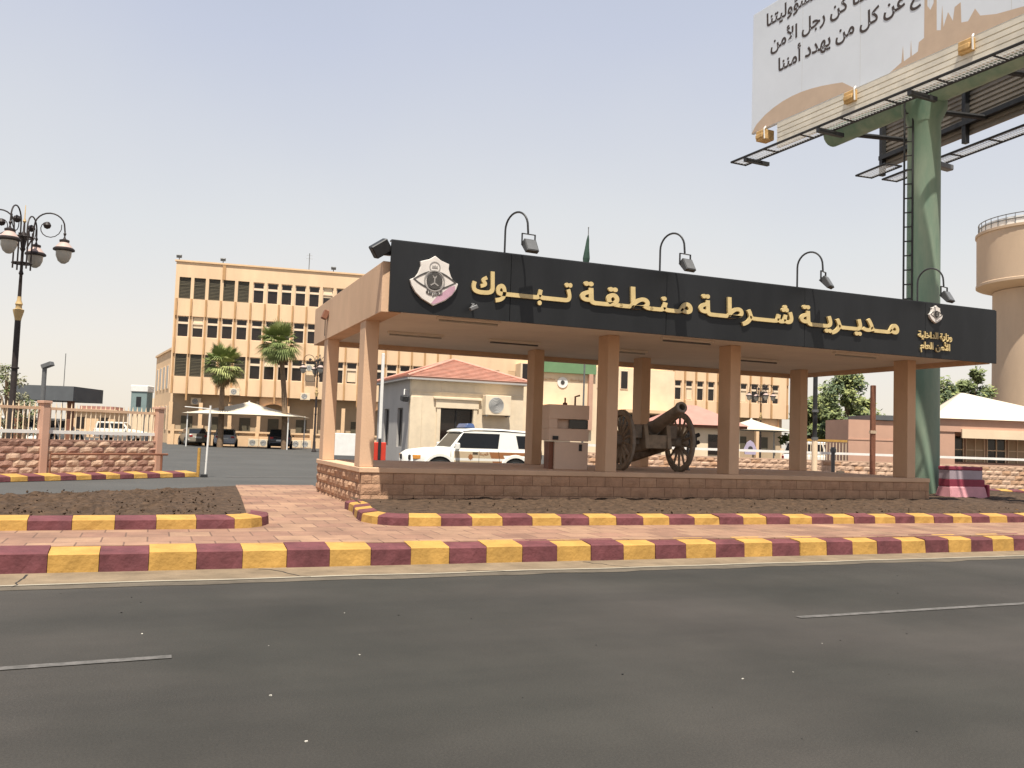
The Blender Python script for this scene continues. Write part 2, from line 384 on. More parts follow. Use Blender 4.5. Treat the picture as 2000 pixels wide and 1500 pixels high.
kerb('street_kerb', [(-29.726, -5.62), (-5, -5.66), (10, -5.52), (40, -5.5)], .36, .215, .252, 0, .5)
pl = [(-29.7, -3.74), (-6, -3.74), (-2.7, -3.64), (-2.42, -3.52), (-2.24, -3.3), (-2.12, -3.0), (-2.08, -2.6)]
kerb('planter_kerb', pl, .27, .135, .165, .25, .55)
pr = [(-.5, -.35), (-.52, -1.2), (-.66, -2.0), (-.72, -2.7), (-.62, -3.1), (-.38, -3.34), (0, -3.44), (6, -3.42), (12.9, -3.3), (13.5, -3.2), (13.9, -2.9), (14.5, -2.0), (15.6, -.6)]
kerb('planter_kerb', pr, .26, .135, .165, .25, .35, flip=1)

def patch(name, q, n, m_, zf, amp, material, freq=3.):
    mb = MB(); A, B, Cc, Dd = [V(p) for p in q]; vs = []
    for i in range(n + 1):
        for j in range(m_ + 1):
            u_, v_ = i / n, j / m_
            p = (A * (1 - u_) + B * u_) * (1 - v_) + (Dd * (1 - u_) + Cc * u_) * v_
            edge = min(1, 6 * min(u_, 1 - u_), 6 * min(v_, 1 - v_))
            z = zf(u_, v_) + amp * edge * (mnoise.fractal(V((p.x * freq, p.y * freq, 3)), 1., 2., 4) + .3)
            vs.append((p.x, p.y, z))
    k = m_ + 1
    mb.add(vs, [(i * k + j, (i + 1) * k + j, (i + 1) * k + j + 1, i * k + j + 1) for i in range(n) for j in range(m_)], 0, False)
    return struct(atO(mb.build(name, material, fix=False)))
patch('soil_bed', [(-11, -3.5), (-2.45, -3.4), (-1.95, 4.7), (-9.5, -2.2)], 120, 60, lambda u_, v_: .33 + .05 * sin(pi * v_), .09, soil_m)
patch('soil_bed', [(-.5, -3.2), (15.2, -3.1), (15.2, .2), (-.3, .2)], 200, 50, lambda u_, v_: .36 + .10 * v_ * u_ + .06 * v_, .05, soil_m)
patch('soil_bed', [(13.3, -2.9), (23, -2.2), (22, 8), (13.3, 8)], 70, 70, lambda u_, v_: .40 + .04 * v_, .06, soil_m, 2.)
# far lawn-less verge at the foot of the plinth on the right
clod = MB()
for _ in range(520):
    if random.random() < .6: a, b, z = rnd(-6.5, -2.4), rnd(-3.3, 1.5), .38; ok = b < -2.2 + (a + 9.5) * .9 - .3
    else: a, b, z = rnd(-.2, 15), rnd(-3.1, -.1), .40; ok = True
    if not ok: continue
    r = rnd(.008, .028); T = M.Translation((a, b, z + rnd(0, .05))) @ M.Rotation(rnd(0, 6), 4, (rnd(-1, 1), rnd(-1, 1), 1)) @ M.Diagonal((r * rnd(.7, 1.6), r, r * .7, 1))
    ico = [(0, 0, 1), (.9, 0, .3), (.2, .9, .3), (-.8, .5, .2), (-.6, -.7, .4), (.4, -.9, .1), (0, 0, -.7)]
    clod.add([T @ V(p) for p in ico], [(0, 1, 2), (0, 2, 3), (0, 3, 4), (0, 4, 5), (0, 5, 1), (6, 2, 1), (6, 3, 2), (6, 4, 3), (6, 5, 4), (6, 1, 5)])
tag(atO(clod.build('soil_clods', soil_m)), 'scattered brown earth clods and stones over both planting beds', 'clods', kind='stuff')

# ------------------------------------------------------------------ plinth of split stone blocks under the canopy
def block_course(mb, p0, dirv, nrm, length, z0, n_c, ch=.2, bl=.4, off0=0., bulge=.035, mats=(0, 1), q=(5, 3), zslope=0.):
    """rock-faced blocks laid in running bond on a vertical face"""
    d = V((dirv[0], dirv[1], 0)); nn = V((nrm[0], nrm[1], 0)); up = V((0, 0, 1))
    for c in range(n_c):
        s = -(bl / 2 if c % 2 else 0) + off0
        while s < length:
            s0, s1 = max(0, s) + .005, min(length, s + bl) - .005; s += bl
            if s1 - s0 < .04: continue
            za, zb = z0 + c * ch + .005, z0 + (c + 1) * ch - .005
            nx, nz = q; vs = []; seed = rnd(0, 99); push = rnd(0, .012)
            for i in range(nx + 1):
                for j in range(nz + 1):
                    u_, v_ = i / nx, j / nz; e = min(1., 4 * min(u_, 1 - u_) + .0, 4 * min(v_, 1 - v_))
                    h = .006 + e * (push + bulge * (.55 + .9 * mnoise.noise(V((u_ * 2.6 + seed, v_ * 1.7, seed)))))
                    vs.append(V(p0) + d * (s0 + (s1 - s0) * u_) + up * (za + (zb - za) * v_) + nn * h)
            k = nz + 1
            fs = [(i * k + j, (i + 1) * k + j, (i + 1) * k + j + 1, i * k + j + 1) for i in range(nx) for j in range(nz)]
            rim = [i * k for i in range(nx)] + [nx * k + j for j in range(nz)] + [i * k + nz for i in range(nx, 0, -1)] + [j for j in range(nz, 0, -1)]
            b0 = len(vs); vs += [V(vs[i]) - nn * .03 for i in rim]
            fs += [(rim[i], b0 + i, b0 + (i + 1) % len(rim), rim[(i + 1) % len(rim)]) for i in range(len(rim))]
            mb.add(vs, fs, random.choices(mats, (3, 2))[0])
PL = thing('plinth', 'low raised plinth faced in rough rose split stone blocks under the black sign canopy', 'plinth', (O2.x, O2.y, 0), ROT)
PZ = .99
mb = MB(); mb.box(-.20, 13.5, -.24, 4.3, .1, PZ - .1, 2)
block_course(mb, (-.20, -.24, 0), (1, 0), (0, -1), 13.72, .09, 4, q=(5, 3), bulge=.010)
block_course(mb, (-.20, 4.3, 0), (0, -1), (-1, 0), 4.54, .09, 4, off0=-.1)
block_course(mb, (13.5, -.24, 0), (0, 1), (1, 0), 4.54, .09, 4)
mb.build('stone_facing', [stone, stone2, mortar], PL)
mb = MB(); mb.box(-.24, 13.53, -.27, 4.32, PZ - .1, PZ); mb.build('top_slab', tan, PL, bevel=.012)

# ------------------------------------------------------------------ canopy
CAN = thing('entrance_canopy', 'tan flat roofed gate canopy on eight slim columns with long black sign fascia', 'canopy', (O2.x, O2.y, 0), ROT)
ZB, ZT, ZS = 3.69, 4.91, 4.57
for a in (0, 5, 8, 13):
    for b in (0, 3.8):
        if b == 0: a = {0: -.105, 5: 4.94, 8: 7.95, 13: 13}[a]
        mb = MB(); mb.box(a - .125, a + .135, b - .2, b + .25, PZ, 3.80); mb.build('column', tan, CAN, bevel=.01)
mb = MB()
mb.box(-.25, .10, -1.46, 5.38, ZB, ZS); mb.box(13.9, 14.06, -1.46, 5.38, ZB, ZS)
mb.box(.10, 13.9, 5.12, 5.38, ZB, ZS); mb.build('edge_beam', tan, CAN, bevel=.008)
mb = MB(); mb.box(.10, 13.9, -1.46, 5.12, 3.80, 4.40); mb.build('roof_slab', soffit_m, CAN)
mb = MB()
seams = [-.16, 2.05, 5.29, 8.60, 11.90, 14.07]
for i in range(5): mb.box(seams[i] + .004, seams[i + 1] - .004, -1.63, -1.585, ZB, ZT)
mb.box(-.13, 14.04, -1.585, -1.47, ZB + .03, ZT - .02)
FAS = mb.build('sign_fascia', black, CAN, bevel=.004)
mb = MB(); mb.box(-.15, 14.06, -1.60, -1.46, ZT, ZT + .02); mb.build('fascia_cap', steel_d, CAN)

FORMS = {'ا': 'ﺍﺎ', 'أ': 'ﺃﺄ', 'ب': 'ﺏﺐﺑﺒ', 'ت': 'ﺕﺖﺗﺘ', 'ة': 'ﺓﺔ', 'ج': 'ﺝﺞﺟﺠ', 'خ': 'ﺥﺦﺧﺨ', 'د': 'ﺩﺪ', 'ر': 'ﺭﺮ', 'ز': 'ﺯﺰ', 'س': 'ﺱﺲﺳﺴ', 'ش': 'ﺵﺶﺷﺸ', 'ط': 'ﻁﻂﻃﻄ', 'ع': 'ﻉﻊﻋﻌ', 'غ': 'ﻍﻎﻏﻐ', 'ق': 'ﻕﻖﻗﻘ', 'ك': 'ﻙﻚﻛﻜ', 'ل': 'ﻝﻞﻟﻠ', 'م': 'ﻡﻢﻣﻤ', 'ن': 'ﻥﻦﻧﻨ', 'ه': 'ﻩﻪﻫﻬ', 'و': 'ﻭﻮ', 'ؤ': 'ﺅﺆ', 'ي': 'ﻱﻲﻳﻴ', '\u0640': '\u0640' * 4, 'ﻷ': 'ﻷﻸ'}
def shape(s):
    out = []
    for wd in s.replace('لأ', 'ﻷ').split(' '):
        r = ''
        for i, c in enumerate(wd):
            fm = FORMS[c]; pj = i > 0 and len(FORMS[wd[i - 1]]) == 4; nj = i < len(wd) - 1
            r += fm[(3 if pj and nj else 2 if nj else 1 if pj else 0)] if len(fm) == 4 else fm[1 if pj else 0]
        out.append(r)
    return ' '.join(out)[::-1]
def area(p): return .5 * sum(p[i][0] * p[(i + 1) % len(p)][1] - p[(i + 1) % len(p)][0] * p[i][1] for i in range(len(p)))
def inside(pt, poly):
    x, y = pt; r = False; j = len(poly) - 1
    for i in range(len(poly)):
        if (poly[i][1] > y) != (poly[j][1] > y) and x < (poly[j][0] - poly[i][0]) * (y - poly[i][1]) / (poly[j][1] - poly[i][1]) + poly[i][0]: r = not r
        j = i
    return r
def glyphs(text, fat=0.):
    """outlines of a line of Arabic lettering as [[outer, hole...], ...] from Blender's own font"""
    cu = bpy.data.curves.new('lettering_source', 'FONT'); cu.body = shape(text); cu.size = 1
    o = bpy.data.objects.new('lettering_source', cu); C.objects.link(o)
    dg = bpy.context.evaluated_depsgraph_get(); dg.update()
    c2 = o.evaluated_get(dg).to_curve(dg, apply_modifiers=False)
    polys = []
    for sp in c2.splines:
        pts = []
        if sp.type == 'BEZIER':
            bp = sp.bezier_points; n = len(bp)
            for i in range(n):
                a, b = bp[i], bp[(i + 1) % n]
                p0, p1, p2, p3 = a.co, a.handle_right, b.handle_left, b.co
                st = 1 if (p1 - p0).length < 1e-5 and (p2 - p3).length < 1e-5 else 4
                for k in range(st):
                    t = k / st; q = p0 * (1 - t) ** 3 + p1 * 3 * t * (1 - t) ** 2 + p2 * 3 * t * t * (1 - t) + p3 * t ** 3; pts.append((q.x, q.y))
        else: pts = [(p.co.x, p.co.y) for p in sp.points]
        cl = []
        for p in pts:
            if not cl or hypot(p[0] - cl[-1][0], p[1] - cl[-1][1]) > 1e-4: cl.append(p)
        if len(cl) > 2 and hypot(cl[0][0] - cl[-1][0], cl[0][1] - cl[-1][1]) < 1e-4: cl.pop()
        if len(cl) > 2: polys.append(cl)
    o.to_curve_clear() if hasattr(o, 'to_curve_clear') else None
    bpy.data.objects.remove(o); bpy.data.curves.remove(cu)
    big = max(polys, key=lambda p: abs(area(p))); sg = 1 if area(big) > 0 else -1
    outs = [p for p in polys if area(p) * sg > 0]; holes = [p for p in polys if area(p) * sg <= 0]
    def off(p, d):
        n = len(p); r = []; s_ = 1 if area(p) > 0 else -1
        for i in range(n):
            a, b, c = V(p[i - 1]), V(p[i]), V(p[(i + 1) % n])
            e1 = (b - a).normalized(); e2 = (c - b).normalized(); n1 = V((e1.y, -e1.x)) * s_; n2 = V((e2.y, -e2.x)) * s_
            m_ = n1 + n2; m_ = m_.normalized() if m_.length > .2 else n1; k = max(.6, m_.dot(n1)); q = b + m_ * (d / k); r.append((q.x, q.y))
        return r
    res = []
    for p in outs:
        hs = [h for h in holes if inside(h[0], p)]
        res.append([off(p, fat)] + [off(h, -fat) for h in hs])
    return res
def fit(gl, x0, x1, ysc, y0):
    xs = [p[0] for g_ in gl for p in g_[0]]; k = (x1 - x0) / (max(xs) - min(xs)); mn = min(xs)
    if ysc is None: ysc = k
    return [[[(x0 + (p[0] - mn) * k, y0 + p[1] * ysc) for p in lp] for lp in g_] for g_ in gl]
def letter_mb(mb, gl, fn, th, m=0):
    for i, g_ in enumerate(gl): mb.prism(g_, fn, th + .0009 * (i % 3), m)

sgn = lambda x, y, d: V((x, -1.634 - d, y))
for t, x0, x1 in (('مــديــريــة', 8.44, 11.10), ('شـــرطــة', 6.0, 8.27), ('مـنـطـقـة', 3.42, 5.85), ('تـــبــــوك', 1.30, 3.25)):
    mb = MB(); letter_mb(mb, fit(glyphs(t, .030), x0, x1, .54, 4.145), sgn, .045); mb.build('sign_word', gold, CAN)
for t, x0, x1, z in (('وزارة الداخلية', 11.67, 12.66, 4.12), ('الأمن العام', 11.74, 12.60, 3.88)):
    mb = MB(); letter_mb(mb, fit(glyphs(t, .02), x0, x1, None, z), sgn, .03); mb.build('small_text_line', gold, CAN)
def emblem(cx, cz, s, small=False):
    fn = lambda x, y, d: V((cx + x * s, -1.635 - d, cz + y * s))
    out = [(0, .50), (.12, .42), (.30, .36), (.29, .26), (.34, .12), (.40, .03), (.50, -.02), (.46, -.14), (.38, -.26), (.24, -.38), (.10, -.45), (0, -.50), (-.10, -.45), (-.24, -.38), (-.38, -.26), (-.46, -.14), (-.50, -.02), (-.40, .03), (-.34, .12), (-.29, .26), (-.30, .36), (-.12, .42)]
    mb = MB(); mb.prism([out[::-1]], fn, .05); e = mb.build('police_emblem', silver, CAN, bevel=.008)
    part_label(e, 'small white shield emblem above the two small text lines' if small else 'large white shield emblem with an eye at the left end of the sign')
    ar = lambda a, b, h0, h1, n=12: [(a + (b - a) * i / n, h0 + (h1 - h0) * sin(pi * i / n)) for i in range(n + 1)]
    fe = lambda x, y, d: fn(x, y, .051 + d)
    mb = MB(); mb.prism([ar(.46, -.44, .0, .20) + ar(-.42, .42, -.02, -.19)[1:-1], ar(.42, -.40, .0, .165) + ar(-.38, .38, -.02, -.155)[1:-1]], fe, .006); mb.build('eyelid', edark, e)
    cir = lambda r, y=0., n=24: [(r * cos(2 * pi * i / n), y + r * sin(2 * pi * i / n)) for i in range(n)]
    mb = MB(); mb.prism([cir(.215, -.005), cir(.19, -.005)], fe, .012, 1); mb.prism([cir(.165, -.005)], fe, .012); mb.build('iris', [edark, egrey], e)
    f2 = lambda x, y, d: fn(x, y, .064 + d)
    mb = MB(); mb.prism([[(-.05, .11), (0, .07), (.05, .11), (.03, .05), (.012, .04), (.012, -.04), (.09, -.09), (.07, -.11), (0, -.065), (-.07, -.11), (-.09, -.09), (-.012, -.04), (-.012, .04), (-.03, .05)][::-1]], f2, .004); mb.build('palm_and_swords', egrey, e)
    if not small:
        mb = MB(); mb.prism([cir(.115, .27), cir(.095, .27)], fe, .005); mb.prism([[(-.05, .31), (-.06, .25), (.06, .25), (.05, .31), (.02, .28), (0, .32), (-.02, .28)]], fe, .005); mb.build('wreath', egrey, e)
        mb = MB(); mb.prism([[(.43, -.06), (.44, -.13), (.37, -.25), (.24, -.355), (.10, -.43), (0, -.47), (-.05, -.45), (.05, -.33), (.2, -.2), (.32, -.1)]], fe, .003); mb.build('shield_tint', pinkm, e)
        mb = MB(); gl = fit(glyphs('الشرطة', .03), -.17, .17, None, -.29)
        letter_mb(mb, gl, lambda x, y, d: fn(x, y - .10 * abs(x) * 0 + .9 * x * x, .056 + d), .004); mb.build('shield_writing', edark, e)
emblem(.61, 4.275, .87); emblem(12.16, 4.66, .40, True)

# gooseneck floodlights on top of the sign
def gooseneck(a, spin, label):
    t = thing('gooseneck_floodlight', label, 'floodlight', W(a, -1.5, ZT + .02), ROT, 'gooseneck floodlights along the top of the black sign')
    r = .24; pts = [(0, 0, -.6), (0, 0, .42)]
    mb = MB()
    arc = [(0, -r + r * cos(x), .42 + r * 1.25 * sin(x)) for x in [pi * i / 14 for i in range(15)]]
    arc = [(.12 * (1 - cos(pi * i / 14)), p[1], p[2]) for i, p in enumerate(arc)]
    mb.tube([(0, 0, 0)] + arc + [(.25, -2 * r, .30)], .019, 8); mb.build('bent_pipe', steel_d, t)
    T = M.Translation((.26, -2 * r, .28)) @ M.Rotation(spin, 4, 'Z')
    mb = MB()
    for x in (-.13, .13): mb.box(x - .008, x + .008, -.015, .015, -.2, 0, T=T)
    mb.box(-.138, .138, -.015, .015, -.0, .014, T=T); mb.build('yoke', steel_d, t)
    H = T @ M.Translation((0, 0, -.19)) @ M.Rotation(R_(-28), 4, 'X')
    mb = MB(); mb.hexa([H @ V(p) for p in ((-.12, -.11, -.2), (.12, -.11, -.2), (.12, -.03, -.2), (-.12, -.03, -.2), (-.12, -.10, .06), (.12, -.10, .06), (.12, .04, .03), (-.12, .04, .03))])
    for i in range(5): mb.box(-.10, .10, .0 - i * .012, .006 - i * .012, .045 - i * .05, .055 - i * .05, T=H)
    mb.build('lamp_head', lamp_grey, t, bevel=.008)
    mb = MB(); mb.hexa([H @ V(p) for p in ((-.10, -.118, -.18), (.10, -.118, -.18), (.10, -.108, -.18), (-.10, -.108, -.18), (-.10, -.108, .04), (.10, -.108, .04), (.10, -.098, .04), (-.10, -.098, .04))]); mb.build('lens', lamp_grey2, t)
for a, sp, l in ((1.96, .1, 'bent pipe floodlight leaning out above the left end of the gold lettering'), (5.20, .15, 'bent pipe floodlight above the middle words of the gold lettering'),
                 (8.50, .5, 'bent pipe floodlight above the first word on the right of the gold lettering'), (11.80, .25, 'bent pipe floodlight in front of the green billboard pole above the small emblem')):
    gooseneck(a, sp, l)
t = thing('corner_floodlight', 'boxy dark floodlight bolted to the left top corner of the black sign', 'floodlight', W(-.24, -1.5, 4.72), ROT)
mb = MB(); T = M.Rotation(R_(-35), 4, 'Y') @ M.Rotation(R_(15), 4, 'X'); mb.box(-.20, .12, -.09, .09, -.03, .2, T=T); mb.build('lamp_head', steel_d, t, bevel=.015)
mb = MB(); mb.box(-.02, .10, -.03, .03, -.06, .02); mb.build('bracket', steel_d, t)
# small spotlight on the left beam
t = thing('beam_floodlight', 'small brown floodlight fixed on the tan left beam of the canopy', 'floodlight', W(-.26, 3.6, 4.2), ROT)
mb = MB(); mb.box(-.12, 0, -.09, .09, -.10, .10, T=M.Rotation(R_(20), 4, 'Y')); mb.build('lamp_head', brownst, t, bevel=.01); mb = MB(); mb.tube([(-.05, 0, -.1), (-.05, 0, -.45)], .008, 6); mb.build('cable', steel_d, t)
for i, (a, b) in enumerate(((1.4, 2.2), (3.7, 2.2), (6.5, 2.2), (10.2, 2.0), (1.6, -.7), (6.5, -.5), (11.0, -.5))):
    lab = ['nearest the left beam in the back row', 'over the patrol car side in the back row', 'over the cannon in the back row', 'near the right end in the back row', 'under the emblem in the front row', 'over the middle front columns', 'near the right front column'][i]
    t = thing('batten_light', 'long batten light under the canopy soffit, ' + lab, 'ceiling light', W(a, b, 3.80), ROT, 'batten lights under the canopy soffit')
    mb = MB(); mb.box(-.62, .62, -.07, .07, -.05, -.001); mb.build('housing', soffit_m, t, bevel=.005)
    mb = MB(); mb.tube([(-.58, 0, -.07), (.58, 0, -.07)], .018, 8); mb.build('lamp_tube', steel_g if i % 2 else bowl, t)
t = thing('security_camera', 'small grey camera hanging below the emblem on the black sign', 'camera', W(1.33, -1.63, 3.92), ROT)
mb = MB(); mb.tube([(0, 0, .02), (0, -.10, 0), (-.06, -.16, -.05)], .02, 6); mb.build('bracket', steel_g, t)
mb = MB(); mb.box(-.13, .02, -.21, -.13, -.09, -.02, T=M.Rotation(R_(-25), 4, 'Y')); mb.build('housing', steel_g, t, bevel=.01)

# ------------------------------------------------------------------ field gun on the plinth
CN = thing('field_cannon', 'old dark field cannon with two spoked wheels standing on the plinth under the canopy', 'cannon', W(6.55, .95, PZ), ROT - R_(4))
def spoked(x, sgnx):
    T = M.Translation((x, 0, .66)) @ M.Rotation(pi / 2, 4, 'Y')
    mb = MB(); prof = [(.555, -.04), (.555, .04), (.645, .045), (.66, .03), (.66, -.03), (.645, -.045), (.555, -.04), (.555, -.04)]
    mb.lathe(prof, T, 40, cap=False); rim = mb.build('wheel', wood, CN, fix=True)
    for i in range(14):
        an = 2 * pi * i / 14; mb = MB(); d = V((cos(an), sin(an), 0))
        mb.tube([T @ (d * .10 + V((0, 0, 0))), T @ (d * .57)], [.034, .024], 6); mb.build('spoke', wood, rim)
    mb = MB(); mb.lathe([(.05, -.18), (.10, -.15), (.13, -.05), (.13, .05), (.10, .15), (.06, .2)], T, 20); mb.build('hub', bronze, rim)
    mb = MB(); mb.lathe([(.664, -.035), (.672, -.03), (.672, .03), (.664, .035)], T, 40, cap=False); mb.build('iron_tyre', bronze, rim)
spoked(-.72, -1); spoked(.72, 1)
mb = MB(); mb.tube([(-.9, 0, .66), (.9, 0, .66)], .055, 10); mb.box(-.55, .55, -.10, .10, .58, .76); mb.build('axle', bronze, CN, bevel=.01)
el = R_(19); T = M.Translation((0, -.15, .96)) @ M.Rotation(pi / 2 - el, 4, 'X')     # barrel axis points to -y and up
mb = MB(); mb.lathe([(.0, -.78), (.05, -.76), (.06, -.70), (.04, -.66), (.10, -.64), (.19, -.60), (.195, -.50), (.18, -.48), (.165, -.1), (.17, -.08), (.17, -.02), (.15, 0), (.105, 1.18), (.115, 1.2), (.13, 1.26), (.12, 1.32), (.07, 1.325), (.065, 1.1), (0, 1.1)], T, 28)
mb.build('barrel', bronze, CN)
mb = MB()
for x in (-.27, .27):
    mb.hexa([V(p) for p in ((x - .05, -.42, .5), (x + .05, -.42, .5), (x + .05, 2.1, .05), (x - .05, 2.1, .05), (x - .05, -.30, 1.02), (x + .05, -.30, 1.02), (x + .05, 2.1, .22), (x - .05, 2.1, .22))])
mb.box(-.22, .22, .5, .6, .40, .62); mb.box(-.22, .22, 1.5, 1.6, .12, .34); mb.box(-.22, .22, -.35, -.25, .5, .8)
mb.build('trail', wood, CN, bevel=.012)
mb = MB(); mb.box(-.52, -.33, -.25, .35, .72, 1.02); mb.box(.33, .52, -.25, .35, .72, 1.02); mb.build('ammunition_box', bronze, CN, bevel=.015)
mb = MB(); mb.tube([(-.2, .05, .98), (.2, .05, .98)], .05, 10); mb.tube([(0, .35, .55), (0, .42, .82)], .03, 8); mb.tube([(-.1, .42, .68), (.1, .42, .68)], .015, 6); mb.build('elevating_screw', bronze, CN)
# dark valve post with two outlets beside the gun
t = thing('hydrant_post', 'slim grey post with two dark outlets standing right of the cannon wheel', 'post', W(8.15, 1.9, PZ), ROT)
mb = MB(); mb.tube([(0, 0, 0), (0, 0, .95)], .035, 10); mb.lathe([(.06, 0), (.06, .03)], None, 12); mb.build('post', steel_g, t)
mb = MB(); mb.box(-.03, .2, -.07, .07, .55, .85); mb.tube([(.1, 0, .78), (.3, 0, .86)], .05, 8); mb.tube([(.1, 0, .62), (.3, 0, .68)], .05, 8); mb.tube([(0, 0, .9), (-.02, 0, 1.05)], .04, 8); mb.build('outlet', steel_d, t)

# ------------------------------------------------------------------ guard kiosk on the plinth
K = thing('guard_kiosk', 'beige guard kiosk with a dark slot window between two canopy columns', 'kiosk', W(4.44, .62, PZ), ROT + R_(-12))
mb = MB(); mb.box(-.36, .36, 0, .7, 0, .58); mb.build('base', kioskm, K, bevel=.01)
mb = MB(); mb.box(-.50, .36, -.02, .72, .60, .86); mb.box(-.50, -.32, -.02, .72, .86, 1.06); mb.box(-.32, .36, .12, .72, .86, 1.06); mb.box(-.50, .36, -.02, .72, 1.06, 1.36); mb.build('hood', kioskm, K, bevel=.008)
mb = MB(); mb.box(-.05, .355, .04, .118, .87, 1.05); mb.build('slot_window', pane_m, K)
mb = MB(); mb.box(-.46, -.37, .1, .6, 0, .58); mb.build('side_leg', brownst, K)
mb = MB(); mb.box(-.42, -.30, -.05, -.021, .62, .70); mb.box(.16, .22, -.03, -.001, .40, .54); mb.build('switch_box', steel_d, K)
mb = MB(); mb.lathe([(.05, 0), (.05, .05), (.018, .06), (.018, .16)], M.Translation((-.12, .2, 1.36)), 10); mb.tube([(.1, .2, 1.36), (.1, .2, 1.55), (.2, .2, 1.58)], .02, 6); mb.build('top_fitting', brownst, K)

# ------------------------------------------------------------------ vehicles
def bil(q, u_, v_): return (q[0] * (1 - u_) + q[1] * u_) * (1 - v_) + (q[3] * (1 - u_) + q[2] * u_) * v_
def wheel(par, x, y, r, wd, name='wheel'):
    s = 1 if y > 0 else -1; T = M.Translation((x, y, r)) @ M.Rotation(-s * pi / 2, 4, 'X')
    mb = MB(); mb.lathe([(r * .62, -wd / 2), (r * .9, -wd / 2), (r, -wd * .35), (r, wd * .35), (r * .9, wd / 2), (r * .62, wd / 2), (r * .6, wd * .3)], T, 24); o = mb.build(name, tyre, par)
    mb = MB(); mb.lathe([(r * .61, wd * .36), (r * .58, wd * .42), (r * .22, wd * .30), (r * .12, wd * .36), (0, wd * .36)], T, 20)
    for i in range(5):
        a = 2 * pi * i / 5; mb.box(r * .16, r * .58, -.03, .03, wd * .36, wd * .43, T=T @ M.Rotation(a, 4, 'Z'))
    mb.build('rim', rimm, o)
def car(name, label, cat, loc, rz, body, L=4.5, Wd=1.76, H=1.45, belt=.93, hood=.88, boot=.98, cab=(-1.95, 1.05), roof=(-1.25, .25), clear=.22, wr=.32, wb=2.65, group=None, boxy=.80, whitetop=None, lights=True, trunk_end=None):
    t = thing(name, label, cat, loc, rz, group); hw = Wd / 2
    st = [(-L / 2, .80, .5, boot - .14), (-L / 2 + .08, .93, .40, boot - .03), (-L / 2 + .35, .99, clear, boot), (cab[0], 1, clear, boot), (0, 1, clear, belt), (cab[1], 1, clear, hood + .05), (cab[1] + .25, .99, clear, hood), (L / 2 - .4, .96, clear, hood - .08), (L / 2 - .08, .88, .30, hood - .17), (L / 2, .76, .42, hood - .27)]
    mb = MB(); k = 7; vs = []
    for (x, f, zb, zt) in st:
        y = hw * f
        vs += [(x, y * .86, zb), (x, y * .97, zb + (zt - zb) * .25), (x, y, zb + (zt - zb) * .55), (x, y * .965, zt - .06), (x, y * .88, zt), (x, y * .5, zt + .02), (x, 0, zt + .025)]
    half = len(vs); vs = vs + [(x, -y, z) for x, y, z in vs]; fs = []
    for i in range(len(st) - 1):
        for j in range(k - 1):
            a = i * k + j; fs.append((a, a + 1, a + k + 1, a + k)); fs.append((half + a, half + a + k, half + a + k + 1, half + a + 1))
        fs.append((i * k, i * k + k, half + i * k + k, half + i * k))
    for i in (0, len(st) - 1): fs.append([i * k + j for j in range(k)] + [half + i * k + j for j in range(k - 1, -1, -1)])
    mb.add(vs, fs, 0, True); 
    zc = belt - .06; yb = hw * .93; yt = hw * boxy
    B = [V(p) for p in ((cab[0], -yb, zc), (cab[1], -yb, zc), (cab[1], yb, zc), (cab[0], yb, zc), (roof[0], -yt, H - .05), (roof[1], -yt, H - .05), (roof[1], yt, H - .05), (roof[0], yt, H - .05))]
    mb.hexa(B, 1)
    mb.hexa([V(p) for p in ((roof[0] - .06, -yt - .01, H - .06), (roof[1] + .06, -yt - .01, H - .06), (roof[1] + .06, yt + .01, H - .06), (roof[0] - .06, yt + .01, H - .06), (roof[0] + .1, -yt + .12, H), (roof[1] - .1, -yt + .12, H), (roof[1] - .1, yt - .12, H), (roof[0] + .1, yt - .12, H))], 1)
    bo = mb.build('body', [body, whitetop or body], t, bevel=.02, seg=2)
    faces = {'windscreen': (1, 2, 6, 5), 'rear_window': (3, 0, 4, 7)}
    for nm, q in faces.items():
        Q = [B[i] for i in q]; n = (Q[1] - Q[0]).cross(Q[3] - Q[0]).normalized()
        p = [bil(Q, .07, .18), bil(Q, .93, .18), bil(Q, .90, .90), bil(Q, .10, .90)]
        mb = MB(); mb.hexa([x - n * .01 for x in p] + [x + n * .006 for x in p]); mb.build(nm, cglass, t)
    for sd_ in (0, 1):
        Q = [B[i] for i in ((0, 1, 5, 4) if sd_ == 0 else (2, 3, 7, 6))]
        n = (Q[1] - Q[0]).cross(Q[3] - Q[0]).normalized()
        for (u0, u1) in ((.06, .46), (.50, .93)):
            uu = (u0, u1) if sd_ == 0 else (1 - u1, 1 - u0)
            p = [bil(Q, uu[0], .2), bil(Q, uu[1], .2), bil(Q, uu[1], .88), bil(Q, uu[0], .88)]
            mb = MB(); mb.hexa([x - n * .01 for x in p] + [x + n * .006 for x in p]); mb.build('side_window', cglass, t)
    for x in (-wb / 2, wb / 2):
        for s in (-1, 1):
            mb = MB(); T = M.Translation((x, s * (hw + .002), wr)) @ M.Rotation(-s * pi / 2, 4, 'X')
            mb.lathe([(wr * 1.22, -.05), (wr * 1.22, .006), (0, .006)], T, 24); mb.build('wheel_arch', tyre, t)
            wheel(t, x, s * (hw - .06), wr, .2)
    for s in (-1, 1):
        mb = MB(); mb.box(L / 2 - .16, L / 2 - .03, s * hw * .62 - .16, s * hw * .62 + .16, hood - .26, hood - .14); mb.build('headlight', plate, t, bevel=.03)
        mb = MB(); mb.box(-L / 2 - .015, -L / 2 + .12, s * hw * .66 - .13, s * hw * .66 + .13, boot - .26, boot - .10); mb.build('tail_light', redl, t, bevel=.02)
        mb = MB(); mb.box(cab[1] - .45, cab[1] - .28, s * (hw + .08) - .07, s * (hw + .08) + .07, belt - .02, belt + .12); mb.build('wing_mirror', body, t, bevel=.03)
